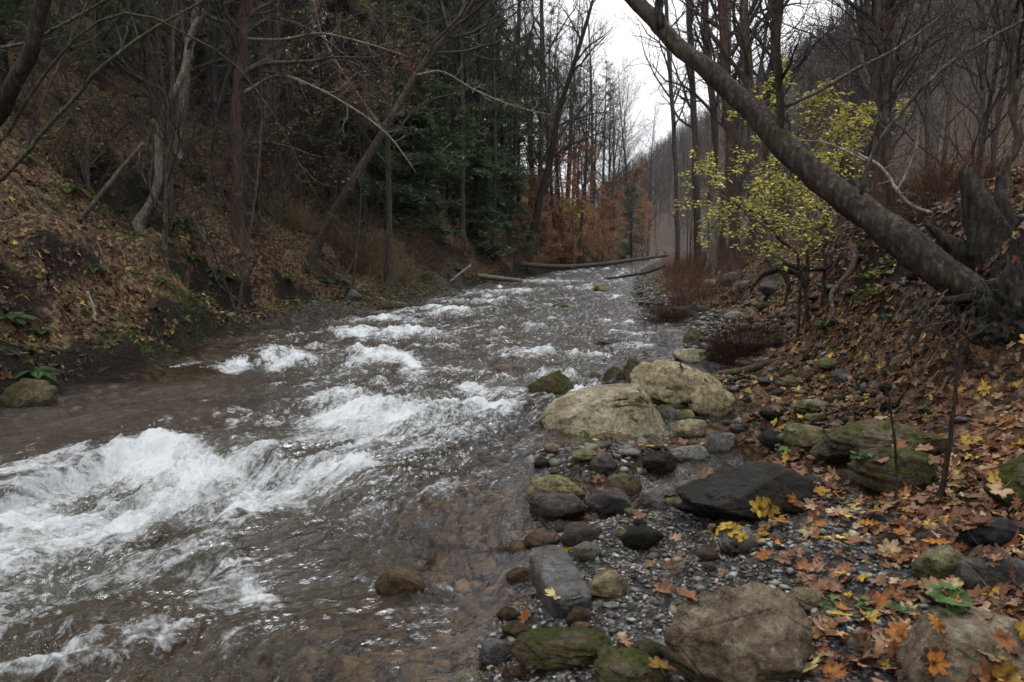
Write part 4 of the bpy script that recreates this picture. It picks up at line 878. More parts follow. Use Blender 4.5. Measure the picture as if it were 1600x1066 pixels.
def leafpts(mb, Pts, r, s, cols, flat=.5, asp=.6, hang=0.):
    n = len(Pts); q = np.array([[0, 0, 0], [.5, .45, .06], [0, 1, 0], [-.5, .45, .06]]) * np.array([asp, 1, 1])
    a = r.uniform(0, 6.28, n); d = np.stack([np.cos(a), np.sin(a), r.normal(-hang, flat, n)], 1); d = unit(d)
    sd = unit(np.cross(d, r.normal(0, flat * .6, (n, 3)) + np.array([0, 0, 1]))); up = np.cross(sd, d); ss = (s * r.uniform(.6, 1.25, n))[:, None, None]
    V = Pts[:, None] + ss * (q[None, :, :1] * sd[:, None] + q[None, :, 1:2] * d[:, None] + q[None, :, 2:] * up[:, None])
    cols = np.array(cols); C = cols[r.integers(0, len(cols), n)] * r.uniform(.65, 1.25, (n, 1))
    mb.add(V.reshape(-1, 3), Q=np.arange(n * 4).reshape(-1, 4), C=np.repeat(C, 4, 0))
def along(P, m, r, t0=.1, jit=.03):
    n, k, _ = P.shape; t = r.uniform(t0, .999, (n, m)) * (k - 1); i = np.floor(t).astype(int); f = (t - i)[..., None]; a = np.arange(n)[:, None]
    return (P[a, i] * (1 - f) + P[a, i + 1] * f).reshape(-1, 3) + r.normal(0, jit, (n * m, 3))
def trunk_line(H, r, lean=(0, 0), k=14, bend=.25):
    t = np.linspace(0, 1, k); ph = r.uniform(0, 6.28, 2)
    return np.stack([lean[0] * H * t + bend * np.sin(t * 4 + ph[0]) * t, lean[1] * H * t + bend * np.sin(t * 3.3 + ph[1]) * t, H * t - .3], 1)
def flare(R, k=14):
    R = R.copy(); R[0] *= 1.7; R[1] *= 1.12; return R
VAR = {}
def bare_variant(i, H, rad, lean, mat='bark_grey', tw='twig', leafc=None, t0=.25, n4=0, n1=22, n3=4):
    r = np.random.default_rng(300 + i); P = trunk_line(H, r, lean); R = flare(rad * (1 - .85 * np.linspace(0, 1, 14)))
    a = MB(); a.tubes(P, R, 9); b = MB(); out = crown_of(b, P[None], R[None], r, n1, 6, n3, t0, .30, .3, n4=n4)
    res = [('trunk', a.mesh('trunk', M[mat])), ('crown', b.mesh('crown', M[tw]))]
    if leafc is not None:
        c = MB(); leafpts(c, along(out[2], leafc[1], r, .2, .03), r, leafc[0], leafc[2], .45, .55, .25); res.append(('foliage', c.mesh('foliage', M['foliage'], False)))
    return res
for i in range(5): VAR[f'bare{i}'] = bare_variant(i, 12 + i * 1.0, .075 + .014 * i, ((.05, -.04, .1, -.08, .02)[i], (.03, .05, -.05, .02, -.03)[i]), ('bark_grey', 'bark_brown')[i % 2], 'twig', n4=2, n1=26)
for i in range(3): VAR[f'sap{i}'] = bare_variant(20 + i, 5.5 + i, .035 + .008 * i, (.12 - .1 * i, -.05), 'bark_brown', 'twig', t0=.12, n1=18)
OR = [(.46, .23, .12), (.38, .185, .10), (.52, .29, .17), (.30, .16, .10)]
BR = [(.20, .13, .07), (.26, .17, .10), (.15, .09, .05)]
for i in range(3): VAR[f'beech{i}'] = bare_variant(30 + i, 6.5 + 1.5 * i, .08, (-.1 + .1 * i, -.05), 'bark_grey', 'twig', (.15, 18, OR), .05, n1=24)
def hemlock_variant(i, H, rad, t0=.12, dens=1.0, pine=False):
    r = np.random.default_rng(400 + i); P = trunk_line(H, r, (.01 * (i - 1), .01), bend=.12); R = flare(rad * (1 - .9 * np.linspace(0, 1, 14)))
    a = MB(); a.tubes(P, R, 8); b = MB(); n1 = int((60 if not pine else 40) * dens)
    t = np.linspace(t0, .985, n1); x = t * 13; ii = np.floor(x).astype(int).clip(0, 12); f = (x - ii)[:, None]; S = P[ii] * (1 - f) + P[ii + 1] * f
    az = r.uniform(0, 6.28, n1); D = np.stack([np.cos(az), np.sin(az), np.full(n1, .12 if not pine else .3)], 1)
    L = H * (.27 if not pine else .17) * (1.02 - t) ** .7 * r.uniform(.7, 1.15, n1) + .25
    P1, R1 = grow(S, D, L, .012 + .012 * (1 - t), 7, r, .07, -.055 if not pine else .02, .2); b.tubes(P1, R1, 4)
    m = 12; S2, D2, L2, r2 = kids(P1, R1, m, r, .12, 1, (40, 65), (.24, .42), .5, 0)
    D2[:, 2] *= .35; D2[:, 2] -= .12; P2, R2 = grow(S2, D2, L2, .005, 4, r, .1, -.05, .4); b.tubes(P2, R2, 3)
    c = MB(); pts = along(P2, 9 if not pine else 6, r, .05, .03 if not pine else .07); 
    leafpts(c, pts, r, .22 if not pine else .2, [(.085, .13, .07), (.11, .165, .08), (.065, .10, .062), (.14, .18, .085)], .3, .36, .12)
    return [('trunk', a.mesh('trunk', M['bark_dark'])), ('crown', b.mesh('crown', M['bark_dark'])), ('foliage', c.mesh('foliage', M['needles'], False))]
VAR['hem0'] = hemlock_variant(0, 12, .17, .16, 1.2); VAR['hem1'] = hemlock_variant(1, 9, .13, .16, 1.2); VAR['hem2'] = hemlock_variant(2, 15, .2, .2)
VAR['pine0'] = hemlock_variant(3, 15, .18, .4, .9, True); VAR['pine1'] = hemlock_variant(4, 17, .2, .5, .8, True)
VAR['hem3'] = hemlock_variant(5, 3.2, .04, .05, .7)
def place(var, x, y, label, cat='tree', group=None, sc=1., rz=0., name='bare_tree', lean=(0, 0)):
    e = empty(name, (x, y, gh(x, y) + .05), label, cat, group, rz, sc); e.rotation_euler = (lean[0], lean[1], rz)
    for nm, me in VAR[var]: part(nm, me, e)
    return e
def pxY(px, Y): return (px - 800) / F * Y * 1.0
def spline(pts, k):
    pts = np.array(pts, float); n = len(pts); d = np.concatenate([[0], np.cumsum(np.linalg.norm(np.diff(pts, axis=0), axis=1))]); d /= d[-1]
    t = np.linspace(0, 1, k); P = np.vstack([2 * pts[0] - pts[1], pts, 2 * pts[-1] - pts[-2]]); out = []
    for v in t:
        i = min(int(np.searchsorted(d, v, 'right')) - 1, n - 2); f = (v - d[i]) / (d[i + 1] - d[i]); a, b, c, e = P[i], P[i + 1], P[i + 2], P[i + 3]
        out.append(.5 * ((2 * b) + (-a + c) * f + (2 * a - 5 * b + 4 * c - e) * f * f + (-a + 3 * b - 3 * c + e) * f ** 3))
    return np.array(out)
def stem_px(pts, w0, w1, k=22, sink=.15, ext=0, extr=.4, wob=.0, seed=0, grounded=True):
    P3 = [at(*p) for p in pts]
    if grounded: b = P3[0].copy(); b[2] = min(b[2], gh(b[0], b[1])) - sink; P3 = [b] + P3 if b[2] < P3[0][2] - .05 else P3
    P = spline(P3, k); t = np.linspace(0, 1, k); R = .5 * (w0 * pts[0][2] * (1 - t) + w1 * pts[-1][2] * t) / F
    if ext:
        d = unit(P[-1] - P[-4]); m = 8; s_ = np.linspace(0, 1, m + 1)[1:, None]; d2 = unit(d + np.array([0, 0, .5])); 
        E = P[-1] + ext * (s_ * d * (1 - s_ * .5) + s_ * s_ * .5 * d2); P = np.vstack([P, E]); R = np.concatenate([R, R[-1] * (1 - (1 - extr * .4) * s_[:, 0])])
    if wob: r = np.random.default_rng(seed); P = P + wob * np.stack([fbm(t_ := np.arange(len(P)) * .35, t_ * 0 + seed, 3, 7), fbm(t_, t_ * 0 + seed, 3, 8), 0 * t_], 1)
    return P, R
def hand_tree(name, label, pts, w0, w1, mat, ext=3, cat='tree', crown=dict(), tw='twig', seed=1, sides=10, wob=.03, fl=True, group=None, extra=None, leaf=None, snap=True):
    if snap and 0 < pts[0][0] < 1600 and fl:
        Y0 = hit(pts[0][0], pts[0][1])[1]
        if .4 < Y0 / pts[0][2] < 2.2: pts = [(p[0], p[1], p[2] * Y0 / pts[0][2]) for p in pts]
    P, R = stem_px(pts, w0, w1, 26, .2, ext, wob=wob, seed=seed)
    if fl: R[0] *= 1.7; R[1] *= 1.35; R[2] *= 1.12
    base = P[0].copy(); base[2] = gh(base[0], base[1]); e = empty(name, base, label, cat, group)
    a = MB()
    if w0 > 60: t_ = np.linspace(0, 1, 26); R[:26] *= (25 + 40 * (1 - t_) ** 2.2) / (w0 * (1 - t_) + w1 * t_); R[26:] *= 25 / w1
    if w0 > 36: t_ = np.linspace(0, 1, len(R)); P_ = spline(P, 150); R_ = np.interp(np.linspace(0, 1, 150), np.linspace(0, 1, len(R)), R); a.tubes(P_ - base, R_, 56, rough=.24)
    else: a.tubes(P - base, R, sides)
    a.obj('trunk', M[mat], e)
    if crown is not None:
        r = np.random.default_rng(500 + seed); b = MB(); out = crown_of(b, (P - base)[None], R[None], r, **{**dict(n1=18, n2=5, n3=4, t0=.35, L1=.3), **crown}); b.obj('crown', M[tw], e)
        if leaf is not None:
            c = MB(); leafpts(c, along(out[2][r.uniform(size=len(out[2])) < .75], leaf[1], r, .45, .022), r, leaf[0], leaf[2], .35, .55, .2); c.obj('foliage', M['foliage'], e, False)
    return e, P, base
# ------------------------------------------------------------------ trees of the left bank
hand_tree('leaning_tree', 'thick dark trunk leaning out of the far left edge of the photo', [(-60, 300, 7.0), (10, 160, 6.9), (45, 80, 6.8), (72, -10, 6.8)], 30, 21, 'bark_dark', 4, seed=1, crown=dict(n1=6, t0=.85, L1=.2))
hand_tree('young_tree', 'pale crooked trunk snaking up the left bank beside the straight reddish one', [(214, 350, 11), (244, 300, 11), (249, 215, 11), (258, 170, 11), (288, 110, 11), (300, 50, 11), (336, 0, 11)], 15, 9, 'bark_pale', 3, seed=2, crown=dict(n1=14, t0=.55), sides=8)
hand_tree('old_tree', 'pale straight trunk behind the crooked one on the left bank', [(277, 240, 16), (288, 150, 16), (297, 60, 16), (310, -20, 16)], 16, 12, 'bark_pale', 5, seed=3)
eR, PR, bR = hand_tree('straight_tree', 'straight reddish brown trunk with a mossy foot standing on the left bank', [(370, 376, 12.5), (372, 280, 12.5), (370, 180, 12.5), (377, 90, 12.5), (386, -20, 12.5)], 19, 15, 'bark_red', 6, seed=4, crown=dict(t0=.5))
eA, PA, bA = hand_tree('arching_tree', 'long brown trunk leaning right out over the stream from the left bank', [(486, 408, 15), (512, 350, 15), (545, 292, 15), (600, 205, 15.2), (645, 125, 15.4), (690, 65, 15.6), (745, -5, 15.8)], 14, 10, 'bark_brown', 5, seed=5, crown=dict(t0=.55, n1=20, L1=.34))
hand_tree('young_tree', 'grey trunk half hidden between the straight reddish trunk and the leaning one', [(403, 228, 20), (420, 170, 20), (432, 80, 20), (440, -20, 20)], 14, 11, 'bark_pale', 5, seed=6)
for i, (px, py, Y, tx, w) in enumerate([(520, 345, 19, 530, 16), (548, 322, 24, 556, 14), (603, 290, 27, 612, 15), (500, 330, 17, 545, 10), (655, 345, 27, 668, 9), (738, 365, 33, 752, 13), (722, 372, 31, 716, 12), (772, 372, 33, 768, 8), (795, 378, 38, 812, 10), (690, 330, 36, 700, 14), (640, 300, 40, 652, 12), (575, 250, 33, 590, 14), (465, 240, 28, 480, 12), (335, 190, 24, 330, 13), (160, 140, 20, 150, 14), (90, 110, 18, 110, 10), (840, 385, 44, 846, 10), (224, 130, 22, 236, 12)]):
    L = ['slim trunk second back from the long leaning one', 'dark trunk among hemlocks right of the long leaning one', 'straight trunk in the hemlock shade uphill', 'thin crooked trunk beside the foot of the long leaning one', 'thin pale trunk above the fallen branch', 'dark trunk above the crossed logs by the water', 'dark trunk just left of the one above the crossed logs', 'thin pale trunk behind the crossed logs', 'thin trunk near the stream bend on the left bank', 'dark trunk deep in the hemlocks behind the fallen branch', 'grey trunk high in the hemlocks', 'tall trunk behind the long leaning one, near where it crosses', 'tall trunk uphill between the reddish trunk and the leaning one', 'dim trunk just left of the reddish trunk, higher up', 'dim trunk high up the dark left slope', 'thin dim trunk near the top left corner', 'trunk nearest the far log on the left bank', 'dim trunk above the dark hollow on the left slope'][i]
    hand_tree('forest_tree', L, [(px, py, Y), ((px + tx) / 2 + 3, py * .5, Y), (tx, -30, Y + .3)], w * .8, w * .55, ('bark_brown', 'bark_grey', 'bark_dark')[i % 3], 5, seed=20 + i, crown=dict(n1=14, t0=.35, n4=1), sides=7)
hand_tree('curved_tree', 'dark tree curving up and right at the stream bend', [(822, 405, 40), (838, 340, 40), (846, 300, 40), (862, 240, 40), (872, 180, 40), (900, 90, 40), (915, 40, 40)], 14, 6, 'bark_dark', 3, seed=7, crown=dict(n1=16, n2=6, n4=2, t0=.35, L1=.26, minr=.005))
# mossy limbs arching over the top left corner
for i, (pts, w0, w1, L) in enumerate([([(-70, 285, 7), (0, 225, 7), (60, 130, 7), (120, 55, 7), (185, 22, 7.1), (240, 28, 7.2), (300, 60, 7.3), (360, 95, 7.4), (420, 170, 7.5), (470, 260, 7.6), (510, 330, 7.7)], 7.5, 1.4, 'mossy sapling arching right over the slope and drooping toward the stream'),
        ([(-60, 330, 8), (0, 282, 8), (60, 215, 8), (110, 160, 8), (170, 95, 8), (240, 45, 8.2), (300, 12, 8.3), (340, -10, 8.4)], 8, 4, 'mossy sapling leaning steeply right below the arching one'),
        ([(-50, 120, 9), (60, 60, 9), (150, 10, 9), (200, -20, 9)], 7, 4, 'mossy sapling crossing the top left corner')]):
    hand_tree('leaning_sapling', L, pts, w0, w1, 'bark_moss', 1.2, cat='sapling', seed=50 + i, crown=dict(n1=13, n2=4, n3=3, t0=.3, L1=.13, minr=.002), tw='twig_moss', sides=7, wob=.02)
# low marcescent limbs
for i, (pts, L) in enumerate([([(325, 300, 13), (345, 150, 13), (400, 40, 13), (470, 40, 13), (545, 90, 13)], 'beech sapling with thin pale brown leaves hanging at the top left'), ([(450, 330, 15), (452, 200, 15), (480, 120, 14.5), (530, 95, 14), (580, 110, 14)], 'beech sapling with pale brown leaves under the higher leafy one'), ([(345, 330, 13), (355, 255, 13), (400, 225, 13), (445, 228, 13), (480, 240, 13)], 'low beech sapling with a few pale leaves beside the reddish trunk')]):
    hand_tree('beech_sapling', L, pts, 7, 3, 'bark_grey', .6, cat='sapling', seed=65 + i, crown=dict(n1=22, n2=6, n3=4, t0=.15, L1=.32, minr=.003, up=.05), leaf=(.085, (7, 7, 2)[i], BR))
rt = random.Random(3)
# hemlocks
HL = [(570, 24, 'hem1', .9), (605, 27, 'hem0', .9), (640, 30, 'hem1', 1.0), (672, 31, 'hem0', 1.0), (700, 34, 'hem1', 1.1), (725, 36, 'hem0', 1.0), (755, 40, 'hem1', 1.1), (785, 43, 'hem0', 1.0), (810, 47, 'hem1', 1.1), (680, 42, 'hem2', 1.0), (735, 47, 'hem2', 1.0), (600, 38, 'hem2', 1.0), (530, 31, 'hem2', .9), (450, 28, 'hem0', 1.0), (380, 28, 'hem1', 1.1), (250, 25, 'hem1', 1.0), (830, 54, 'hem0', 1.0), (470, 42, 'hem2', 1.1), (560, 46, 'hem2', 1.1), (640, 52, 'hem2', 1.1), (985, 66, 'hem1', .7), (748, 33, 'hem3', 1.4), (795, 38, 'hem3', 1.4), (100, 20, 'hem1', 1.0), (180, 24, 'hem0', .9), (510, 25, 'hem1', .9), (30, 16, 'hem1', .9), (545, 28, 'hem0', .9), (625, 34, 'hem1', 1.1), (770, 48, 'hem2', 1.0), (330, 26, 'hem0', .9), (655, 27, 'hem3', 1.3)]
for i, (px, Y, v, s_) in enumerate(HL):
    side = 'on the left slope behind the long leaning trunk' if px < 600 else ('above the crossed logs' if px < 790 else 'near the stream bend')
    place(v, pxY(px, Y), Y, f'dark green hemlock {side}', 'hemlock', f'dark green hemlocks {side}', s_ * rt.uniform(.9, 1.1), rt.uniform(0, 6.28), 'hemlock_tree')
for i, (px, Y) in enumerate([(868, 74), (885, 80), (900, 72), (912, 84), (925, 76), (938, 88), (948, 80), (958, 92), (893, 92), (852, 68)]):
    place(('pine0', 'pine1')[i % 2], pxY(px, Y), Y, 'tall pine with a bare lower stem against the sky at the bend', 'pine', 'pines on the point above the bend', rt.uniform(.8, 1.1), rt.uniform(0, 6.28), 'pine_tree')
# bare trees
pl = []
def bare(px, Y, v, label, group, s_=1., name='bare_tree', lean=(0, 0)):
    place(v, pxY(px, Y), Y, label, 'tree', group, s_, rt.uniform(0, 6.28), name, lean)
for i in range(34):
    Y = rt.choice([20, 26, 32, 38, 45, 52, 60, 70]) * rt.uniform(.9, 1.1); px = rt.uniform(60, 850) if Y < 40 else rt.uniform(330, 900)
    x = pxY(px, Y)
    if np.interp(Y, LY, LX) - x < 1.2: continue
    bare(px, Y, f'bare{rt.randrange(5)}', 'bare grey tree of the crowded wood on the left slope', 'bare trees crowding the left slope', rt.uniform(.75, 1.15), lean=(rt.uniform(-.06, .06), rt.uniform(-.02, .12)))
for i, (px, Y) in enumerate([(700, 52), (740, 58), (790, 62), (830, 66), (860, 60), (910, 68), (765, 72), (880, 78), (955, 96), (975, 110), (990, 120), (1005, 135), (940, 104), (985, 74), (1010, 96), (950, 60), (905, 52), (870, 47), (690, 40), (720, 46), (760, 50), (800, 54), (840, 56), (885, 60), (925, 64), (945, 70), (655, 34), (780, 60)]):
    bare(px, Y, f'bare{i % 5}', 'bare tree with a fine twiggy crown against the sky above the bend', 'bare trees against the sky above the bend', rt.uniform(.95, 1.3))
for i in range(34):
    Y = rt.uniform(11, 30); px = rt.uniform(20, 740); x = pxY(px, Y)
    if np.interp(Y, LY, LX) - x < .8: continue
    bare(px, Y, f'sap{rt.randrange(3)}', 'thin bare sapling scattered on the left slope', 'bare saplings on the left slope', rt.uniform(.6, 1.1), 'sapling', (0, rt.uniform(0, .3)))
for i, (px, Y, s_, v) in enumerate([(870, 50, .78, 'beech2'), (905, 54, .85, 'beech1'), (932, 58, .6, 'beech0'), (955, 64, .7, 'beech1'), (885, 46, .5, 'beech0'), (980, 76, .8, 'beech2'), (845, 44, .5, 'beech1'), (915, 50, .5, 'beech2'), (862, 42, .42, 'beech0'), (1000, 84, .7, 'beech1'), (940, 52, .45, 'beech2')]):
    place(v, pxY(px, Y), Y, 'rust orange beech holding its leaves at the stream bend', 'beech', 'rust orange beeches at the stream bend', s_, rt.uniform(0, 6.28), 'beech_tree')

# ------------------------------------------------------------------ trees of the right bank
e, P, base = hand_tree('leaning_tree', 'heavy grey brown trunk leaning left across the top of the stream from the right bank', [(1640, 545, 5.25), (1545, 478, 5.05), (1460, 420, 5.15), (1380, 352, 5.4), (1300, 295, 5.7), (1240, 243, 5.95), (1180, 180, 6.2), (1110, 115, 6.5), (1050, 62, 6.8), (985, -8, 7.1)], 74, 30, 'bark_lean', 4.5, seed=70, crown=dict(n1=8, t0=.8, L1=.25), sides=20, wob=.02, fl=False)
def limb(parent, base, pts, w0, w1, mat, seed, nm='limb', crown=None, sides=8, wob=.015, tw='twig'):
    P, R = stem_px(pts, w0, w1, 20, 0, 0, wob=wob, seed=seed, grounded=False); a = MB()
    if w0 > 25: P_ = spline(P, 60); R_ = np.interp(np.linspace(0, 1, 60), np.linspace(0, 1, len(R)), R); a.tubes(P_ - base, R_, 30, cap=True, rough=.28)
    else: a.tubes(P - base, R, sides, cap=True)
    if crown:
        crown_of(a, (P - base)[None], R[None], np.random.default_rng(seed), **{**dict(n1=12, n2=4, n3=3, t0=.2, L1=.18, minr=.002, wander=.14), **crown})
    return a.obj(nm, M[mat], parent)
limb(e, base, [(1220, 222, 6.02), (1219, 150, 6.0), (1214, 70, 6.0), (1222, -10, 6.0), (1226, -120, 6.0)], 13, 9, 'bark_dark', 71, crown=dict(n1=7, t0=.3, L1=.22))
limb(e, base, [(1033, 45, 6.8), (1030, 10, 6.8), (1036, -40, 6.8), (1050, -120, 6.8)], 14, 9, 'bark_dark', 72)
limb(e, base, [(1222, 168, 6.0), (1275, 145, 6.0), (1330, 112, 6.0), (1375, 90, 6.1), (1425, 60, 6.2), (1475, 22, 6.3), (1510, -10, 6.3)], 6, 3, 'bark_grey', 73, crown=dict(n1=9, L1=.12))
limb(e, base, [(1345, 305, 5.5), (1360, 250, 5.5), (1385, 205, 5.5), (1425, 155, 5.5), (1470, 110, 5.5), (1530, 70, 5.5), (1600, 30, 5.5)], 8, 3.5, 'bark_grey', 74, crown=dict(n1=10, L1=.12))
limb(e, base, [(1600, 500, 5.25), (1575, 430, 5.25), (1540, 350, 5.3), (1508, 264, 5.35)], 120, 20, 'bark_dark', 75, 'snag', sides=14, wob=.0)
limb(e, base, [(1610, 500, 5.35), (1545, 430, 5.4), (1490, 385, 5.45), (1446, 350, 5.5)], 90, 6, 'bark_dark', 76, 'snag', sides=12, wob=0)
limb(e, base, [(1610, 500, 5.3), (1600, 420, 5.35), (1570, 340, 5.4), (1560, 275, 5.45)], 90, 8, 'bark_dark', 77, 'snag', sides=12, wob=0)
rg_ = np.random.default_rng(90)
for i in range(30):
    x0_, y0_ = rg_.uniform(1440, 1600), rg_.uniform(430, 520); ang = rg_.uniform(.6, 2.9); L_ = rg_.uniform(50, 170); Yr = rg_.uniform(4.65, 5.0)
    pts = [(x0_, y0_, Yr + .15)]
    for q_ in range(3): ang += rg_.normal(0, .35); pts.append((pts[-1][0] + math.cos(ang) * L_ / 3, pts[-1][1] + abs(math.sin(ang)) * L_ / 3, Yr - .05 * q_ + rg_.normal(0, .03)))
    limb(e, base, pts, rg_.uniform(2, 8), 1, 'bark_dark' if i % 3 else 'bark_red', 200 + i, 'root', wob=.02, crown=dict(n1=5, n2=2, n3=1, L1=.2, minr=.0012) if i % 3 == 0 else None)
for i, (pts, w0, w1) in enumerate([([(1545, 470, 4.95), (1530, 505, 4.85), (1532, 545, 4.75), (1560, 600, 4.7)], 22, 8), ([(1530, 480, 4.9), (1505, 498, 4.75), (1508, 525, 4.7), (1530, 540, 4.75)], 11, 4), ([(1520, 465, 4.95), (1450, 475, 5.0), (1405, 505, 5.0)], 16, 5), ([(1600, 480, 4.9), (1604, 560, 4.7), (1590, 640, 4.6)], 30, 12), ([(1560, 485, 4.8), (1510, 540, 4.7), (1480, 600, 4.65)], 10, 4)]):
    limb(e, base, pts, w0, w1, 'bark_dark', 80 + i, 'root', wob=.02)
V_, T_ = rock_shape(3, 5, .5, 0, .38, (.62, .5, .8)); mb = MB(); q = hit(1590, 505) + np.array([.1, .12, .0]); mb.add(V_ + q - base, T=T_); mb.obj('root_mass', M['bark_dark'], e)
YR = PR[6, 1]; YA = PA[14, 1]
limb(eR, bR, [(373, 150, YR), (420, 122, YR), (450, 120, YR - .2), (500, 140, YR - .4), (560, 175, YR - .6), (610, 215, YR - .8), (650, 270, YR - 1)], 5, 1.5, 'bark_pale', 60, crown=dict(n1=12, n2=4, n3=3, t0=.2, L1=.16, minr=.003))
limb(eR, bR, [(378, 60, YR), (440, 62, YR), (500, 52, YR), (580, 70, YR - .3), (640, 90, YR - .5)], 4, 1.5, 'bark_pale', 62, crown=dict(n1=12, n2=4, n3=3, t0=.2, L1=.18, minr=.003))
limb(eA, bA, [(650, 118, YA), (690, 112, YA), (740, 140, YA), (800, 165, YA), (860, 180, YA)], 4, 1.8, 'bark_pale', 61, crown=dict(n1=12, n2=4, n3=3, t0=.2, L1=.16, minr=.004))
limb(eA, bA, [(598, 205, YA), (575, 170, YA), (540, 120, YA), (505, 60, YA), (490, 0, YA)], 4, 2.5, 'bark_pale', 63, crown=dict(n1=12, n2=4, n3=3, t0=.2, L1=.2, minr=.004))
# second tree with bare roots above the bank
e2, P2_, b2 = hand_tree('rooted_tree', 'small tree with bare roots hanging over the bank under the yellow green leaves', [(1222, 425, 9.5), (1206, 395, 9.5), (1196, 350, 9.6), (1188, 300, 9.8), (1180, 230, 10), (1172, 150, 10), (1165, 60, 10), (1160, -20, 10)], 27, 12, 'bark_brown', 3, seed=90, crown=dict(t0=.5, n1=12))
for i, pts in enumerate([[(1216, 418, 9.5), (1250, 432, 9.4), (1262, 470, 9.3)], [(1216, 420, 9.5), (1190, 432, 9.4), (1172, 455, 9.3)], [(1220, 415, 9.5), (1290, 420, 9.5), (1300, 395, 9.6)], [(1222, 420, 9.4), (1232, 445, 9.2), (1226, 478, 9.1)]]):
    limb(e2, b2, pts, 12, 4, 'bark_dark', 92 + i, 'root')
# exposed root on the bank face
P, R = stem_px([(1335, 385, 8), (1330, 420, 7.8), (1305, 450, 7.6), (1298, 465, 7.5), (1302, 490, 7.3), (1288, 510, 7.2)], 11, 5, grounded=False); mb = MB(); mb.tubes(P, R, 8, cap=True)
tag(mb.obj('exposed_root', M['bark_brown'], loc=P[-1]), 'bare twisting root hanging down the dark bank face', 'root')
for i, (px, Y, topx, w, mat, L) in enumerate([(1148, 20, 1128, 20, 'bark_red', 'two toned brown trunk left of the dark limb over the yellow green shrub'), (1170, 24, 1215, 12, 'bark_red', 'reddish trunk just behind the dark upright limb'), (1212, 18, 1212, 15, 'bark_red', 'straight reddish trunk behind the upright limb of the leaning tree'), (1364, 15, 1388, 24, 'bark_red', 'tall brown trunk, the thicker of two behind the leaning tree'), (1398, 17, 1372, 10, 'bark_brown', 'thin brown trunk crossing behind the thicker one'), (1575, 7.2, 1592, 16, 'bark_brown', 'slim trunk rising at the right edge above the dark snag'), (1110, 28, 1140, 14, 'bark_pale', 'pale trunk at the far end of the right bank'), (1090, 34, 1075, 12, 'bark_brown', 'brown trunk leaning left at the far end of the right bank'), (1060, 42, 1040, 8, 'bark_grey', 'thin trunk leaning over the far water from the right'), (1130, 30, 1100, 13, 'bark_red', 'reddish trunk among the far right bank stems'), (1450, 20, 1440, 9, 'bark_grey', 'thin grey trunk behind the pale dead branches'), (1525, 16, 1535, 10, 'bark_grey', 'thin grey trunk above the snag')]):
    b_ = pxY(px, Y); z_ = gh(b_, Y); py = 533 - F * math.tan(math.atan2(z_ - CAMZ, Y) + PITCH)
    hand_tree('bank_tree', L, [(px, py, Y), ((px + topx) / 2 + 4, py * .55, Y), (topx, -20, Y), (topx + 6, -160, Y)], w * .95, w * .65, mat, 3, seed=100 + i, crown=dict(n1=22, n2=6, t0=.3, L1=.19, n4=2, minr=.003 + Y * .00008), sides=8, wob=.06)
for i in range(18):
    Y = rt.choice([20, 26, 34, 42, 50, 60, 75]) * rt.uniform(.9, 1.12); xc_ = np.interp(Y, RY, RX) + 2.2 + rt.uniform(0, 16) * (Y / 40) ** .5
    px = 800 + F * xc_ / Y
    if px > 1680 or (Y < 20 and 1150 < px < 1400): continue
    bare(px, Y, f'bare{rt.randrange(5)}', 'slender bare tree of the thin wood behind the right bank', 'bare trees behind the right bank', rt.uniform(.6, 1.05), lean=(rt.uniform(-.05, .05), rt.uniform(-.14, .06)))
for i in range(26):
    Y = rt.uniform(9, 40); xc_ = np.interp(Y, RY, RX) + rt.uniform(2.0, 6.5); px = 800 + F * xc_ / Y
    if px > 1640 or px < 1050: continue
    bare(px, Y, f'sap{rt.randrange(3)}', 'thin bare sapling on the right bank', 'bare saplings on the right bank', rt.uniform(.5, 1.0), 'sapling', (rt.uniform(-.1, .1), rt.uniform(-.3, .15)))
# yellow green leafy shrub
YG = [(.56, .50, .13), (.48, .45, .12), (.64, .58, .20), (.40, .39, .10)]
def leafy(name, label, pts, w, seed, n1, L1, s, m, cols, flat=.18):
    return hand_tree(name, label, pts, w, w * .4, 'bark_brown', .3, cat='shrub', seed=seed, crown=dict(n1=n1, n2=5, n3=4, t0=.45, L1=L1 * .95, up=-.05, minr=.0025, t1=.9), leaf=(s, m, cols), fl=False, sides=6)
leafy('spicebush', 'tallest yellow green leafy shrub behind the leaning trunk', [(1262, 395, 9.5), (1255, 335, 9.5), (1245, 270, 9.4), (1234, 205, 9.4)], 8, 130, 14, .36, .055, 9, YG)
leafy('spicebush', 'yellow green shrub hanging low beside the bare rooted tree', [(1250, 415, 9.2), (1215, 370, 9.0), (1185, 335, 8.9), (1150, 325, 8.8)], 6, 131, 14, .36, .055, 9, YG)
leafy('spicebush', 'yellow green shrub spreading right over the pale bag', [(1290, 385, 9.6), (1295, 330, 9.6), (1310, 270, 9.6), (1332, 210, 9.6)], 7, 132, 12, .36, .055, 10, YG)
leafy('spicebush', 'low yellow green spray in front of the bank roots', [(1262, 425, 8.7), (1262, 405, 8.6), (1280, 385, 8.5)], 5, 133, 11, .8, .065, 7, YG)
leafy('spicebush', 'small yellow sprig at the far bank under the tall shrubs', [(895, 380, 46), (895, 358, 46), (893, 338, 46)], 3, 134, 10, .5, .16, 3, [(.40, .33, .05)])
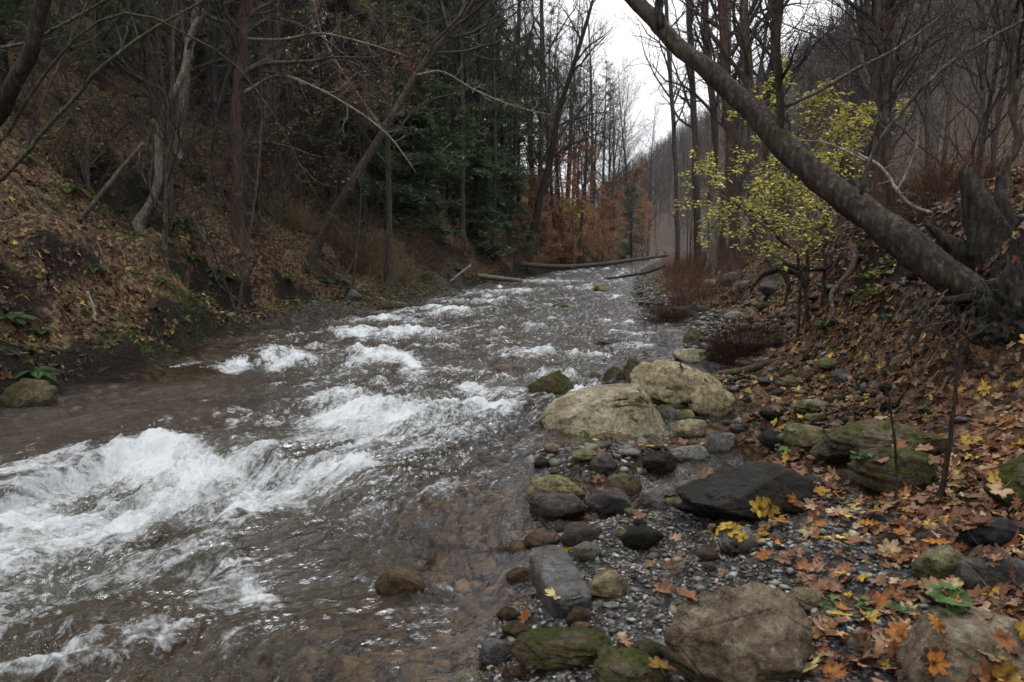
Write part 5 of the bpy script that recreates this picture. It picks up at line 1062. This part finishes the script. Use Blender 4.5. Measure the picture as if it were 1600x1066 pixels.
# pale dead branches on the bank
def stick(name, label, pts, w0, w1, mat, seed, cat='branch', crown=None, ground=False, wob=.01, sides=8, parts=None):
    if name not in ('long_log', 'driftwood', 'dead_branch', 'dead_weed', 'grass_stem', 'bleached_log'):
        lo = max(pts, key=lambda p: p[1]); Y0 = hit(lo[0], lo[1])[1]; pts = [(p[0], p[1], p[2] * Y0 / lo[2]) for p in pts]
    P, R = stem_px(pts, w0, w1, 22, 0, 0, wob=wob, seed=seed, grounded=False); base = P[0].copy(); mb = MB(); mb.tubes(P, R, sides, cap=True)
    if crown: crown_of(mb, P[None], R[None], np.random.default_rng(seed), **{**dict(n1=7, n2=3, n3=2, t0=.3, L1=.2, minr=.002), **crown})
    return tag(mb.obj(name, M[mat], loc=base), label, cat)
stick('dead_branch', 'grey dead branch curling down to the top of the dark root hollow', [(1340, 240, 6.4), (1378, 262, 6.2), (1400, 295, 6.0), (1425, 322, 5.9), (1458, 333, 5.8)], 4, 6, 'dead_wood', 140, crown=dict(n1=5))
stick('dead_branch', 'white forked dead twig standing above the curling grey branch', [(1400, 300, 5.9), (1420, 262, 5.9), (1434, 215, 5.9), (1428, 190, 5.9)], 4, 2, 'dead_wood', 141, crown=dict(n1=4, n2=2))
stick('dead_branch', 'long pale dead bough pointing left toward the yellow green shrub', [(1352, 252, 6.0), (1320, 235, 6.1), (1285, 222, 6.2), (1250, 220, 6.2)], 4, 2, 'dead_wood', 142, crown=dict(n1=5, n2=2))
# logs
stick('long_log', 'long straight log lying across the stream at the bend', [(812, 413, 36), (870, 417, 39), (930, 414, 43), (985, 407, 47), (1042, 399, 52)], 8, 5, 'bark_brown', 150, 'log', wob=.03, crown=dict(n1=7, n2=2, n3=1, L1=.05, minr=.01))
stick('bleached_log', 'pale cut log lying at the left water edge, lowest of the crossed logs', [(733, 430, 30), (770, 434, 29.5), (816, 439, 29)], 9, 6, 'dead_wood', 151, 'log')
stick('slanting_log', 'dark log slanting down the left bank to the bleached log', [(695, 368, 31), (740, 396, 30.3), (785, 424, 29.6), (812, 436, 29.2)], 8, 6, 'log_wood', 152, 'log')
stick('mossy_log', 'dark log half hidden behind the slanting one', [(722, 402, 32), (760, 412, 31.5), (825, 420, 31)], 8, 5, 'bark_dark', 153, 'log')
stick('driftwood', 'dark driftwood log pointing into the far right shallows', [(944, 436, 33), (975, 432, 33), (1010, 426, 33), (1040, 416, 33)], 3, 4, 'bark_dark', 154, 'log', crown=dict(n1=5))
stick('driftwood', 'knobbly driftwood log lying on the beach behind the tan boulders', [(1122, 585, 8.6), (1165, 578, 8.5), (1200, 567, 8.5), (1240, 565, 8.5), (1282, 564, 8.5)], 10, 13, 'log_wood', 155, 'log', wob=.03)
stick('fallen_log', 'bare brown pole leaning on the dark hollow of the left slope', [(123, 347, 11.5), (170, 288, 11.8), (224, 223, 12.2)], 8, 6, 'bark_brown', 156, 'log')
stick('white_branch', 'white broken branch sloping up out of the brush in the middle of the left bank', [(618, 323, 18), (648, 290, 18), (668, 258, 18), (706, 223, 18)], 5, 3, 'dead_wood', 157, crown=dict(n1=4, L1=.12))
stick('white_stick', 'short white stick standing in leaves low on the left bank', [(136, 456, 9), (145, 478, 8.9), (149, 503, 8.8)], 3, 6, 'dead_wood', 158, 'stick')
for i, (pts, L) in enumerate([([(735, 415, 27), (700, 445, 26), (716, 462, 25)], 'tangle of grey dead roots above the left shore'), ([(380, 285, 13), (430, 320, 13), (490, 370, 13)], 'thin grey fallen branch sloping down behind the reddish trunk'), ([(1215, 610, 7.4), (1205, 632, 7.3), (1190, 655, 7.2)], 'pale straw twig leaning over the side pool'), ([(1320, 560, 7), (1350, 548, 7), (1372, 528, 7)], 'dark stick lying among leaves below the bank'), ([(20, 275, 9), (70, 330, 9), (100, 345, 9)], 'dark fallen bough low on the far left slope'), ([(990, 768, 4.9), (1030, 778, 4.85), (1062, 782, 4.8)], 'thin dark twig lying across the smooth dark grey rock')]):
    stick('fallen_branch', L, pts, 4, 3, 'dead_wood' if i in (0, 2) else 'bark_brown', 160 + i, crown=dict(n1=5, L1=.25) if i in (0, 1, 4) else None)
# dead weed stalks in the foreground
for i, (pts, L, n1) in enumerate([([(1408, 893, 3.4), (1402, 800, 3.4), (1400, 720, 3.4), (1392, 640, 3.4), (1378, 575, 3.4)], 'dark dead weed stalk standing in leaves, left of the two tall ones', 12), ([(1424, 893, 3.4), (1462, 800, 3.4), (1480, 720, 3.4), (1490, 640, 3.4), (1500, 560, 3.4)], 'thick dark dead weed stalk leaning right, right of the two tall ones', 16), ([(1500, 800, 3.6), (1505, 770, 3.6), (1512, 735, 3.6)], 'short dark weed stalk behind the leaning one', 8)]):
    stick('dead_weed', L, pts, (7, 13, 4)[i], (2.5, 5, 2)[i], 'stalk', 170 + i, 'weed', crown=dict(n1=n1 * 2, n2=4, n3=2, t0=.12, L1=.055, minr=.0012), wob=.008)
for i, (pts, L) in enumerate([([(1487, 1055, 2.5), (1500, 1000, 2.5), (1530, 945, 2.5), (1545, 915, 2.5)], 'straw coloured grass stem arching over the corner boulder'), ([(1540, 1000, 2.6), (1548, 960, 2.6), (1552, 920, 2.6)], 'short straw grass stem behind the arching one'), ([(1545, 1066, 2.4), (1580, 1010, 2.4), (1555, 935, 2.5), (1510, 880, 2.5)], 'long straw stem looping up at the right bottom corner')]):
    stick('grass_stem', L, pts, 3.5, 1.5, 'straw', 180 + i, 'grass stem', wob=.004, sides=5)
# brush clumps
def tuft(name, label, px, py, w, h, mat, seed, n=420, cat='brush', up=.5, Y=None, rr_=.0035, k=6, green=False, group=None, spread=1.0):
    g = hit(px, py) if Y is None else at(px, py, Y); W_ = w / F * g[1] * .5; H_ = h / F * g[1]; r = np.random.default_rng(seed)
    a = r.uniform(0, 6.28, n); q = np.sqrt(r.uniform(0, 1, n)); x = g[0] + q * np.cos(a) * W_ * .7; y = g[1] + q * np.sin(a) * W_ * .6 * spread
    S = np.stack([x, y, ground_h(x, y) - .02], 1); S[:, 2] = np.minimum(S[:, 2], g[2] + .1) if Y is None else S[:, 2]
    D = np.stack([np.cos(a) * q * .8 + r.normal(0, .35, n), np.sin(a) * q * .8 + r.normal(0, .35, n), np.full(n, up) + .6 * (1 - q)], 1)
    P, R = grow(S, D, H_ * r.uniform(.6, 1.25, n), rr_, k, r, .28, -.04, .5); mb = MB(); mb.tubes(P, R, 3)
    o = tag(mb.obj(name, M[mat], loc=g), label, cat, group); return o
tuft('brush_clump', 'dome of red brown dead brush at the water edge, the farther of two', 1040, 503, 74, 42, 'brush', 1, 700)
tuft('brush_clump', 'wide dome of red brown dead brush on the shore, the nearer of two', 1160, 545, 118, 50, 'brush', 2, 1100, rr_=.003)
for i, (px, py, w, h, L) in enumerate([(1060, 500, 50, 22, 'green mossy hummock under the farther brush dome'), (1180, 548, 85, 30, 'green mossy hummock under the nearer brush dome')]):
    rock_px(px - w / 2, py - h, px + w / 2, py + 2, 'r_moss', L, None, sub=4, ang=.2)
for i in range(34):
    px = rt.uniform(1035, 1150); Y = rt.uniform(13, 38); py = 385 + 1500 / Y * .6; x = pxY(px, Y)
    if x < np.interp(Y, RY, RX) + .2: continue
    z_ = gh(x, Y); py = 533 - F * math.tan(math.atan2(z_ - CAMZ, Y) + PITCH)
    tuft('weed_clump', 'red brown dead stems standing in a clump on the far right bank', px, py, 800 / Y, 1150 / Y * rt.uniform(.6, 1.1), 'reed', 30 + i, 60, 'weeds', 1.6, Y, .005, 5, group='dead stem clumps on the far right bank')
for i, (px, py, w, h, m_, L) in enumerate([(600, 408, 130, 60, 'straw', 'tan dead grass thicket on the left bank under the white branch'), (540, 400, 80, 60, 'reed', 'brown dead stem thicket at the foot of the long leaning trunk'), (660, 400, 80, 45, 'reed', 'brown stem thicket above the left shore near the slanting log'), (860, 395, 70, 45, 'reed', 'rusty dead stems on the far left bank behind the long log'), (930, 398, 80, 40, 'straw', 'tan dead grass on the far left bank behind the long log'), (450, 350, 90, 50, 'straw', 'thin tan grass between the reddish trunk and the leaning one'), (790, 392, 60, 40, 'reed', 'brown stems above the mossy dark log'), (1480, 300, 150, 60, 'reed', 'tangle of dead vines along the top of the right bank above the snags'), (1400, 310, 120, 40, 'twig_moss', 'greenish tangle of vines on the bank crest left of the snags'), (1180, 395, 80, 40, 'twig', 'grey twig tangle behind the bare rooted tree')]):
    tuft('thicket', L, px, py, w, h, m_, 60 + i, 420, 'thicket', .8, None, .004 + .0001 * i, 6)
# ferns and green plants
def fern_mesh(seed, n=11, L=.45, col=((.035, .075, .022), (.05, .10, .03), (.028, .055, .02))):
    r = np.random.default_rng(seed); mb = MB(); a = np.linspace(0, 6.28, n, endpoint=False) + r.uniform(-.2, .2, n)
    D = np.stack([np.cos(a), np.sin(a), np.full(n, 1.1)], 1); P, R = grow(np.zeros((n, 3)), D, L * r.uniform(.7, 1.15, n), .0025, 12, r, .05, -.17, .3)
    cc = np.array(col); mb.tubes(P, R, 3, C=cc[0] * .7)
    for j in range(n):
        T = unit(np.gradient(P[j], axis=0)); S = unit(np.cross(T, [0, 0, 1])); c = cc[j % 3] * r.uniform(.8, 1.2)
        for sgn in (-1, 1):
            t = np.linspace(.12, .98, 22); x = t * 11; i = np.floor(x).astype(int).clip(0, 10); f = (x - i)[:, None]; B = P[j][i] * (1 - f) + P[j][i + 1] * f
            ln = (L * .26 * np.sin(np.pi * t ** .75) + .01)[:, None]; w_ = L * .022; d = S[i] * sgn + T[i] * .35 + np.array([0, 0, -.15]); tip = B + d * ln
            Q = np.stack([B - T[i] * w_ * .5, B + d * ln * .4 - T[i] * w_, tip, B + d * ln * .4 + T[i] * w_], 1); mb.add(Q.reshape(-1, 3), Q=np.arange(len(t) * 4).reshape(-1, 4), C=c)
    return mb.mesh('fern', M['foliage'], False)
FM = [fern_mesh(i) for i in range(3)]
FS = [(55, 585, 1.0, 'bright green fern on the mossy boulder at the left water edge'), (20, 500, 1.1, 'dark green fern drooping at the left edge above the water'), (135, 265, 1.3, 'large dim fern at the mouth of the dark hollow'), (160, 240, 1.2, 'dim fern just above the large one at the hollow'), (60, 520, .8, 'small fern at the left edge beside the drooping one')]
for i in range(52):
    px, py = (rt.uniform(30, 560), rt.uniform(150, 440)) if i > 25 else [(305, 262), (318, 272), (430, 335), (450, 345), (470, 325), (285, 345), (260, 380), (300, 405), (330, 425), (400, 320), (225, 300), (190, 330), (480, 420), (505, 440), (250, 440), (345, 300), (440, 300), (500, 360), (110, 300), (150, 420), (580, 330), (700, 430), (715, 420), (665, 430), (690, 405), (300, 380)][i]
    FS.append((px, py, rt.uniform(.6, 1.2), None))
for px, py, s_, L in FS:
    p = hit(px, py); o = bpy.data.objects.new('fern', FM[rt.randrange(3)]); COL.objects.link(o); o.location = p; o.rotation_euler = (0, 0, rt.uniform(0, 6)); f_ = .55 * s_ * (1 + .02 * p[1]); o.scale = (f_,) * 3
    tag(o, L or 'green fern tuft growing out of the leaf litter on the left bank', 'fern', None if L else 'fern tufts on the left bank')
def herb(seed, s, cols, n=14, asp=.75):
    r = np.random.default_rng(seed); mb = MB(); a = r.uniform(0, 6.28, n); D = np.stack([np.cos(a), np.sin(a), r.uniform(.6, 1.6, n)], 1)
    P, R = grow(np.zeros((n, 3)), D, s * r.uniform(.6, 1.2, n), .002, 5, r, .1, -.08, .5); mb.tubes(P, R, 3, C=np.array(cols[0]) * .6)
    leafpts(mb, P[:, -1], r, s * .7, cols, .3, asp); leafpts(mb, P[:, 3], r, s * .5, cols, .3, asp); return mb.mesh('herb', M['foliage'], False)
HM = [herb(i, .09, [(.05, .10, .03), (.07, .13, .04), (.035, .075, .022)]) for i in range(3)]; HY = [herb(9 + i, .12, [(.13, .16, .03), (.17, .18, .04), (.09, .12, .03)], 20, .4) for i in range(2)]
for i, (px, py, s_, y_, L) in enumerate([(1225, 712, 1.2, 0, 'bright green leafy plant behind the long dark sloping boulder'), (1168, 728, 1.0, 0, 'green grass tuft at the top left of the long dark sloping boulder'), (1345, 722, .9, 0, 'green mossy herb on the front of the broad mossy boulder'), (1282, 512, 1.8, 0, 'round leaved green plant on the leafy bank'), (1300, 505, 1.3, 0, 'smaller round leaved plant right of the larger one'), (1365, 440, 2.0, 1, 'pale green spiky tuft on the dark bank face'), (1375, 465, 1.6, 1, 'yellow green sprig below the spiky tuft'), (1350, 472, 1.4, 1, 'yellowish plant left of the sprig on the dark bank'), (1305, 955, .8, 0, 'small green weed left of the pale angular stone'), (1412, 962, .8, 0, 'green weed at the edge of the corner boulder'), (1485, 950, 1.1, 0, 'green leafy weed on the back of the corner boulder'), (1345, 955, .8, 0, 'tiny green weeds behind the pale angular stone'), (1390, 500, 1.0, 0, 'green leaf cluster below the yellow sprigs'), (1300, 545, 1.0, 0, 'green sprout in leaves above the driftwood end'), (1340, 610, .9, 0, 'green sprout beside yellow leaves on the slope'), (1448, 650, 1.1, 0, 'green leaf cluster between the slope and the mossy boulder'), (1345, 395, 1.8, 1, 'yellow green vine leaves hanging over the bank edge'), (1395, 415, 1.2, 1, 'small yellow green vine leaves under the leaning trunk'), (500, 438, 2.5, 1, 'bright yellow green moss tuft at the left cut bank'), (520, 410, 3.5, 1, 'yellow green grass tuft above the left cut bank'), (290, 505, 1.2, 1, 'green moss tuft by the left water edge'), (840, 330, 5, 0, 'green shrub patch by the bend')]):
    p = hit(px, py); d = Vector(ray(px, py)).normalized(); h = BV.ray_cast(Vector((0, 0, CAMZ)), d, 12)
    if h[0] is not None and h[0].y < p[1]: p = h[0]
    o = bpy.data.objects.new('green_plant', (HM[i % 3], HY[i % 2])[y_]); COL.objects.link(o); o.location = p; o.scale = (s_ * .68,) * 3; o.rotation_euler = (0, 0, rt.uniform(0, 6)); tag(o, L, 'plant')
# low ground cover of the left bank
r = np.random.default_rng(77)
def gc(x, y):
    dl = np.interp(y, LY, LX) - x; return np.clip((dl > .05) * (sstep(.0, .35, noise2(x * .8, y * .8, 131)) * .8 + .9 * np.exp(-((dl - .2) / .35) ** 2)) * sstep(11, 2, dl), 0, 1)
XY = cloud(17000, gc, -15, 3, 3, 30, 40); P0 = np.stack([XY[:, 0], XY[:, 1], ground_h(XY[:, 0], XY[:, 1]) + r.uniform(0, .05, len(XY))], 1)
mb = MB(); leafpts(mb, P0, r, .10, [(.04, .065, .018), (.06, .09, .022), (.09, .11, .028), (.13, .13, .035)], .55, .3, -.4)
tag(mb.obj('ground_cover', M['foliage'], smooth=False), 'low moss and green herbs among the litter of the left bank', 'ground cover', kind='stuff')
def twigs_on(name, label, fn, box, n, seed, mat, L=(.3, 1.1), rr_=.004):
    r = np.random.default_rng(seed); XY = cloud(n, fn, *box, seed); n = len(XY); S = np.stack([XY[:, 0], XY[:, 1], ground_h(XY[:, 0], XY[:, 1]) - .03], 1); a = r.uniform(0, 6.28, n)
    D = np.stack([np.cos(a) * .7, np.sin(a) * .7, r.uniform(.05, 1.5, n)], 1); P, R = grow(S, D, r.uniform(*L, n), rr_, 8, r, .16, -.10, .4); mb = MB(); mb.tubes(P, R, 3)
    S, D, L_, r0 = kids(P, R, 4, r, .3, .95, (25, 60), (.25, .5), .7, 0); P, R = grow(S, D, L_, rr_ * .6, 4, r, .15, 0, .5); mb.tubes(P, R, 3)
    return tag(mb.obj(name, M[mat]), label, 'undergrowth', kind='stuff')
twigs_on('undergrowth_twigs', 'bare stems and fallen twigs tangled over the left bank', lambda x, y: np.clip((np.interp(y, LY, LX) - x > .3) * (.4 + noise2(x * .7, y * .7, 150)) * sstep(8, 40, y + 12 * 0 + 8), 0, 1), (-16, 3, 8, 36), 2600, 51, 'twig')
twigs_on('dead_grass_stems', 'thin tan stems standing in the undergrowth of the left bank', lambda x, y: np.clip((np.interp(y, LY, LX) - x > .3) * (.1 + noise2(x * .5, y * .5, 151)), 0, 1), (-10, 3, 13, 36), 1300, 52, 'straw', (.25, .7), .003)
twigs_on('bank_twigs', 'thin dead stems tangled along the crest of the right bank', lambda x, y: np.clip((np.abs(x - np.interp(y, [0, 5, 7.2, 12, 16, 30], [4.4, 4.0, 4.1, 5.3, 5.6, 8.4]) - .5) < 1.0) * 1.0, 0, 1), (3, 10, 5.5, 26), 1300, 53, 'brush', (.3, .9), .003)
twigs_on('shore_twigs', 'small broken twigs strewn over the right shore', lambda x, y: (x - np.interp(y, RY, RX) > .3) * .5, (.6, 5, 2, 13), 240, 54, 'twig', (.08, .3), .002)
XY = cloud(1500, lambda x, y: np.clip(np.exp(-((x - np.interp(y, [0, 5, 7.2, 12, 16], [4.4, 4.0, 4.1, 5.3, 5.6]) + .4) / .6) ** 2), 0, 1), 2.2, 6, 3.5, 13, 66); S = np.exp(np.random.default_rng(67).normal(math.log(.05), .5, len(XY))).clip(.015, .16)
tag(scatter_stones('soil_clods', XY, S, [(.012, .010, .009), (.025, .02, .017), (.04, .03, .025), (.02, .016, .015)], 68, flat=.8), 'black crumbling soil and shale on the face of the right bank', 'soil', kind='stuff')
# litter of the valley: white bag, scraps
for i, (px, py, w_, L, c) in enumerate([(1288, 328, 16, 'crumpled white plastic bag on the right bank crest', 0), (1112, 412, 10, 'white plastic scrap high on the far right shore', 0), (1072, 438, 8, 'pale scrap by the stems on the far right shore', 0)]):
    p = hit(px, py + 4); s_ = w_ / F * p[1]; V_, T_ = rock_shape(600 + i, 4, .9, 0, .25, (s_, s_ * .8, s_ * .75)); mb = MB(); mb.add(V_, T=T_); o = mb.obj('plastic_bag', M['r_pale'], smooth=False); o.location = p + np.array([0, 0, s_ * .3])
    if 'bag' not in M:
        k = N('white_plastic'); M['bag'] = k.done(k.pr((.75, .78, .8), .3, None, .5))
    o.data.materials[0] = M['bag']; tag(o, L, 'litter')

# ------------------------------------------------------------------ the wood on the far hill
def far_wood(name, label, n, xr_, yr_, seed, fn, H=(9, 15), nb=26, rad=.09, wide=1.0):
    r = np.random.default_rng(seed); x = r.uniform(*xr_, n * 4); y = np.exp(r.uniform(math.log(yr_[0]), math.log(yr_[1]), n * 4)); m = fn(x, y); x = x[m][:n]; y = y[m][:n]; n = len(x)
    h = r.uniform(*H, n); z = ground_h(x, y) - .3; k_ = 4; P = np.zeros((n, k_, 3)); t = np.linspace(0, 1, k_); ln = r.normal(0, .06, (n, 2))
    P[..., 0] = x[:, None] + h[:, None] * t * ln[:, :1]; P[..., 1] = y[:, None] + h[:, None] * t * ln[:, 1:]; P[..., 2] = z[:, None] + h[:, None] * t
    f = np.clip(y / 120, .8, 2.2) * wide; R = (rad * f)[:, None] * (1 - .8 * t)[None]; mb = MB(); tint = np.array([(.06, .045, .038), (.08, .06, .052), (.045, .034, .03), (.11, .09, .08)]); c = np.repeat(tint[r.integers(0, 4, n)] * r.uniform(.8, 1.25, (n, 1)), k_ * 3, 0); mb.tubes(P, R, 3); mb.C.append(c)
    S, D, L, r0 = kids(P, R, nb, r, .2, .99, (20, 55), (.14, .30), .4, .35); n2 = len(S); P1, R1 = grow(S, D, L, np.repeat(.016 * f, nb), 3, r, .2, .05, .4); mb.tubes(P1, R1, 3)
    mb.C.append(np.repeat(np.repeat(tint[r.integers(0, 3, n)] * 1.05, nb, 0), 9, 0))
    return tag(mb.obj(name, M['farwood']), label, 'wood', kind='stuff')
k = N('distant_bark'); M['farwood'] = k.done(k.pr(k.attr('col', 'Color'), .9, None, .1))
inview = lambda x, y: (x / y < .72)
far_wood('hill_wood', 'bare grey brown wood covering the big hill on the right', 3600, (34, 260), (30, 900), 1, lambda x, y: inview(x, y) & (x > 34), nb=34, rad=.045)
far_wood('valley_wood', 'distant bare wood closing the valley beyond the bend', 900, (-60, 60), (100, 900), 2, lambda x, y: (np.abs(x / y) < .5) & ((x < np.interp(y, LY, LX) - 2) | (x > np.interp(y, RY, RX) + 3)), nb=26, rad=.05)
far_wood('slope_wood', 'thick dim wood high on the left slope', 450, (-70, 2), (26, 130), 3, lambda x, y: (x / y > -.75) & (x < np.interp(y, LY, LX) - 9), nb=26, rad=.08)
r = np.random.default_rng(9)
# evergreens dotted over the hill
def far_fir(name, label, n, seed, fn, xr_, yr_):
    r = np.random.default_rng(seed); x = r.uniform(*xr_, n * 6); y = np.exp(r.uniform(math.log(yr_[0]), math.log(yr_[1]), n * 6)); m = fn(x, y); x = x[m][:n]; y = y[m][:n]; mb = MB()
    z = ground_h(x, y)
    for a, b, c in zip(x, y, z):
        h = r.uniform(8, 14); m_ = 260; t = r.uniform(.1, 1, m_) ** .8; an = r.uniform(0, 6.28, m_); q = h * .2 * (1.03 - t) * r.uniform(.4, 1, m_)
        leafpts(mb, np.stack([a + q * np.cos(an), b + q * np.sin(an), c + t * h], 1), r, 1.0, [(.022, .035, .02), (.03, .045, .024), (.018, .028, .018)], .4, .4, .25)
    return tag(mb.obj(name, M['needles'], smooth=False), label, 'wood', kind='stuff')
far_fir('hill_evergreens', 'dark evergreens dotted along the big hill and its crest', 420, 5, lambda x, y: inview(x, y) & (x > 60) & (r.uniform(size=len(x)) < np.where(x > 120, 1, .25)), (60, 230), (60, 900))
far_fir('slope_evergreens', 'dark evergreens deep in the left slope wood', 60, 6, lambda x, y: (x / y > -.75) & (x < np.interp(y, LY, LX) - 8), (-60, 0), (30, 120))

# ------------------------------------------------------------------ valley air
if HAZE:
    mb = MB(); x0, x1, y0, y1, z0, z1 = -1600, 1600, -1600, 1600, -8, 260
    V_ = [(x, y, z) for z in (z0, z1) for y in (y0, y1) for x in (x0, x1)]
    mb.add(V_, Q=[[0, 2, 3, 1], [4, 5, 7, 6], [0, 1, 5, 4], [2, 6, 7, 3], [0, 4, 6, 2], [1, 3, 7, 5]])
    k = N('valley_air'); v_ = k.n('VolumePrincipled'); v_.inputs['Color'].default_value = (.93, .95, 1, 1); v_.inputs['Density'].default_value = HAZE; v_.inputs['Anisotropy'].default_value = .2
    k.l(v_.outputs[0], k.out.inputs['Volume']); tag(mb.obj('haze', k.m, smooth=False), kind='stuff')
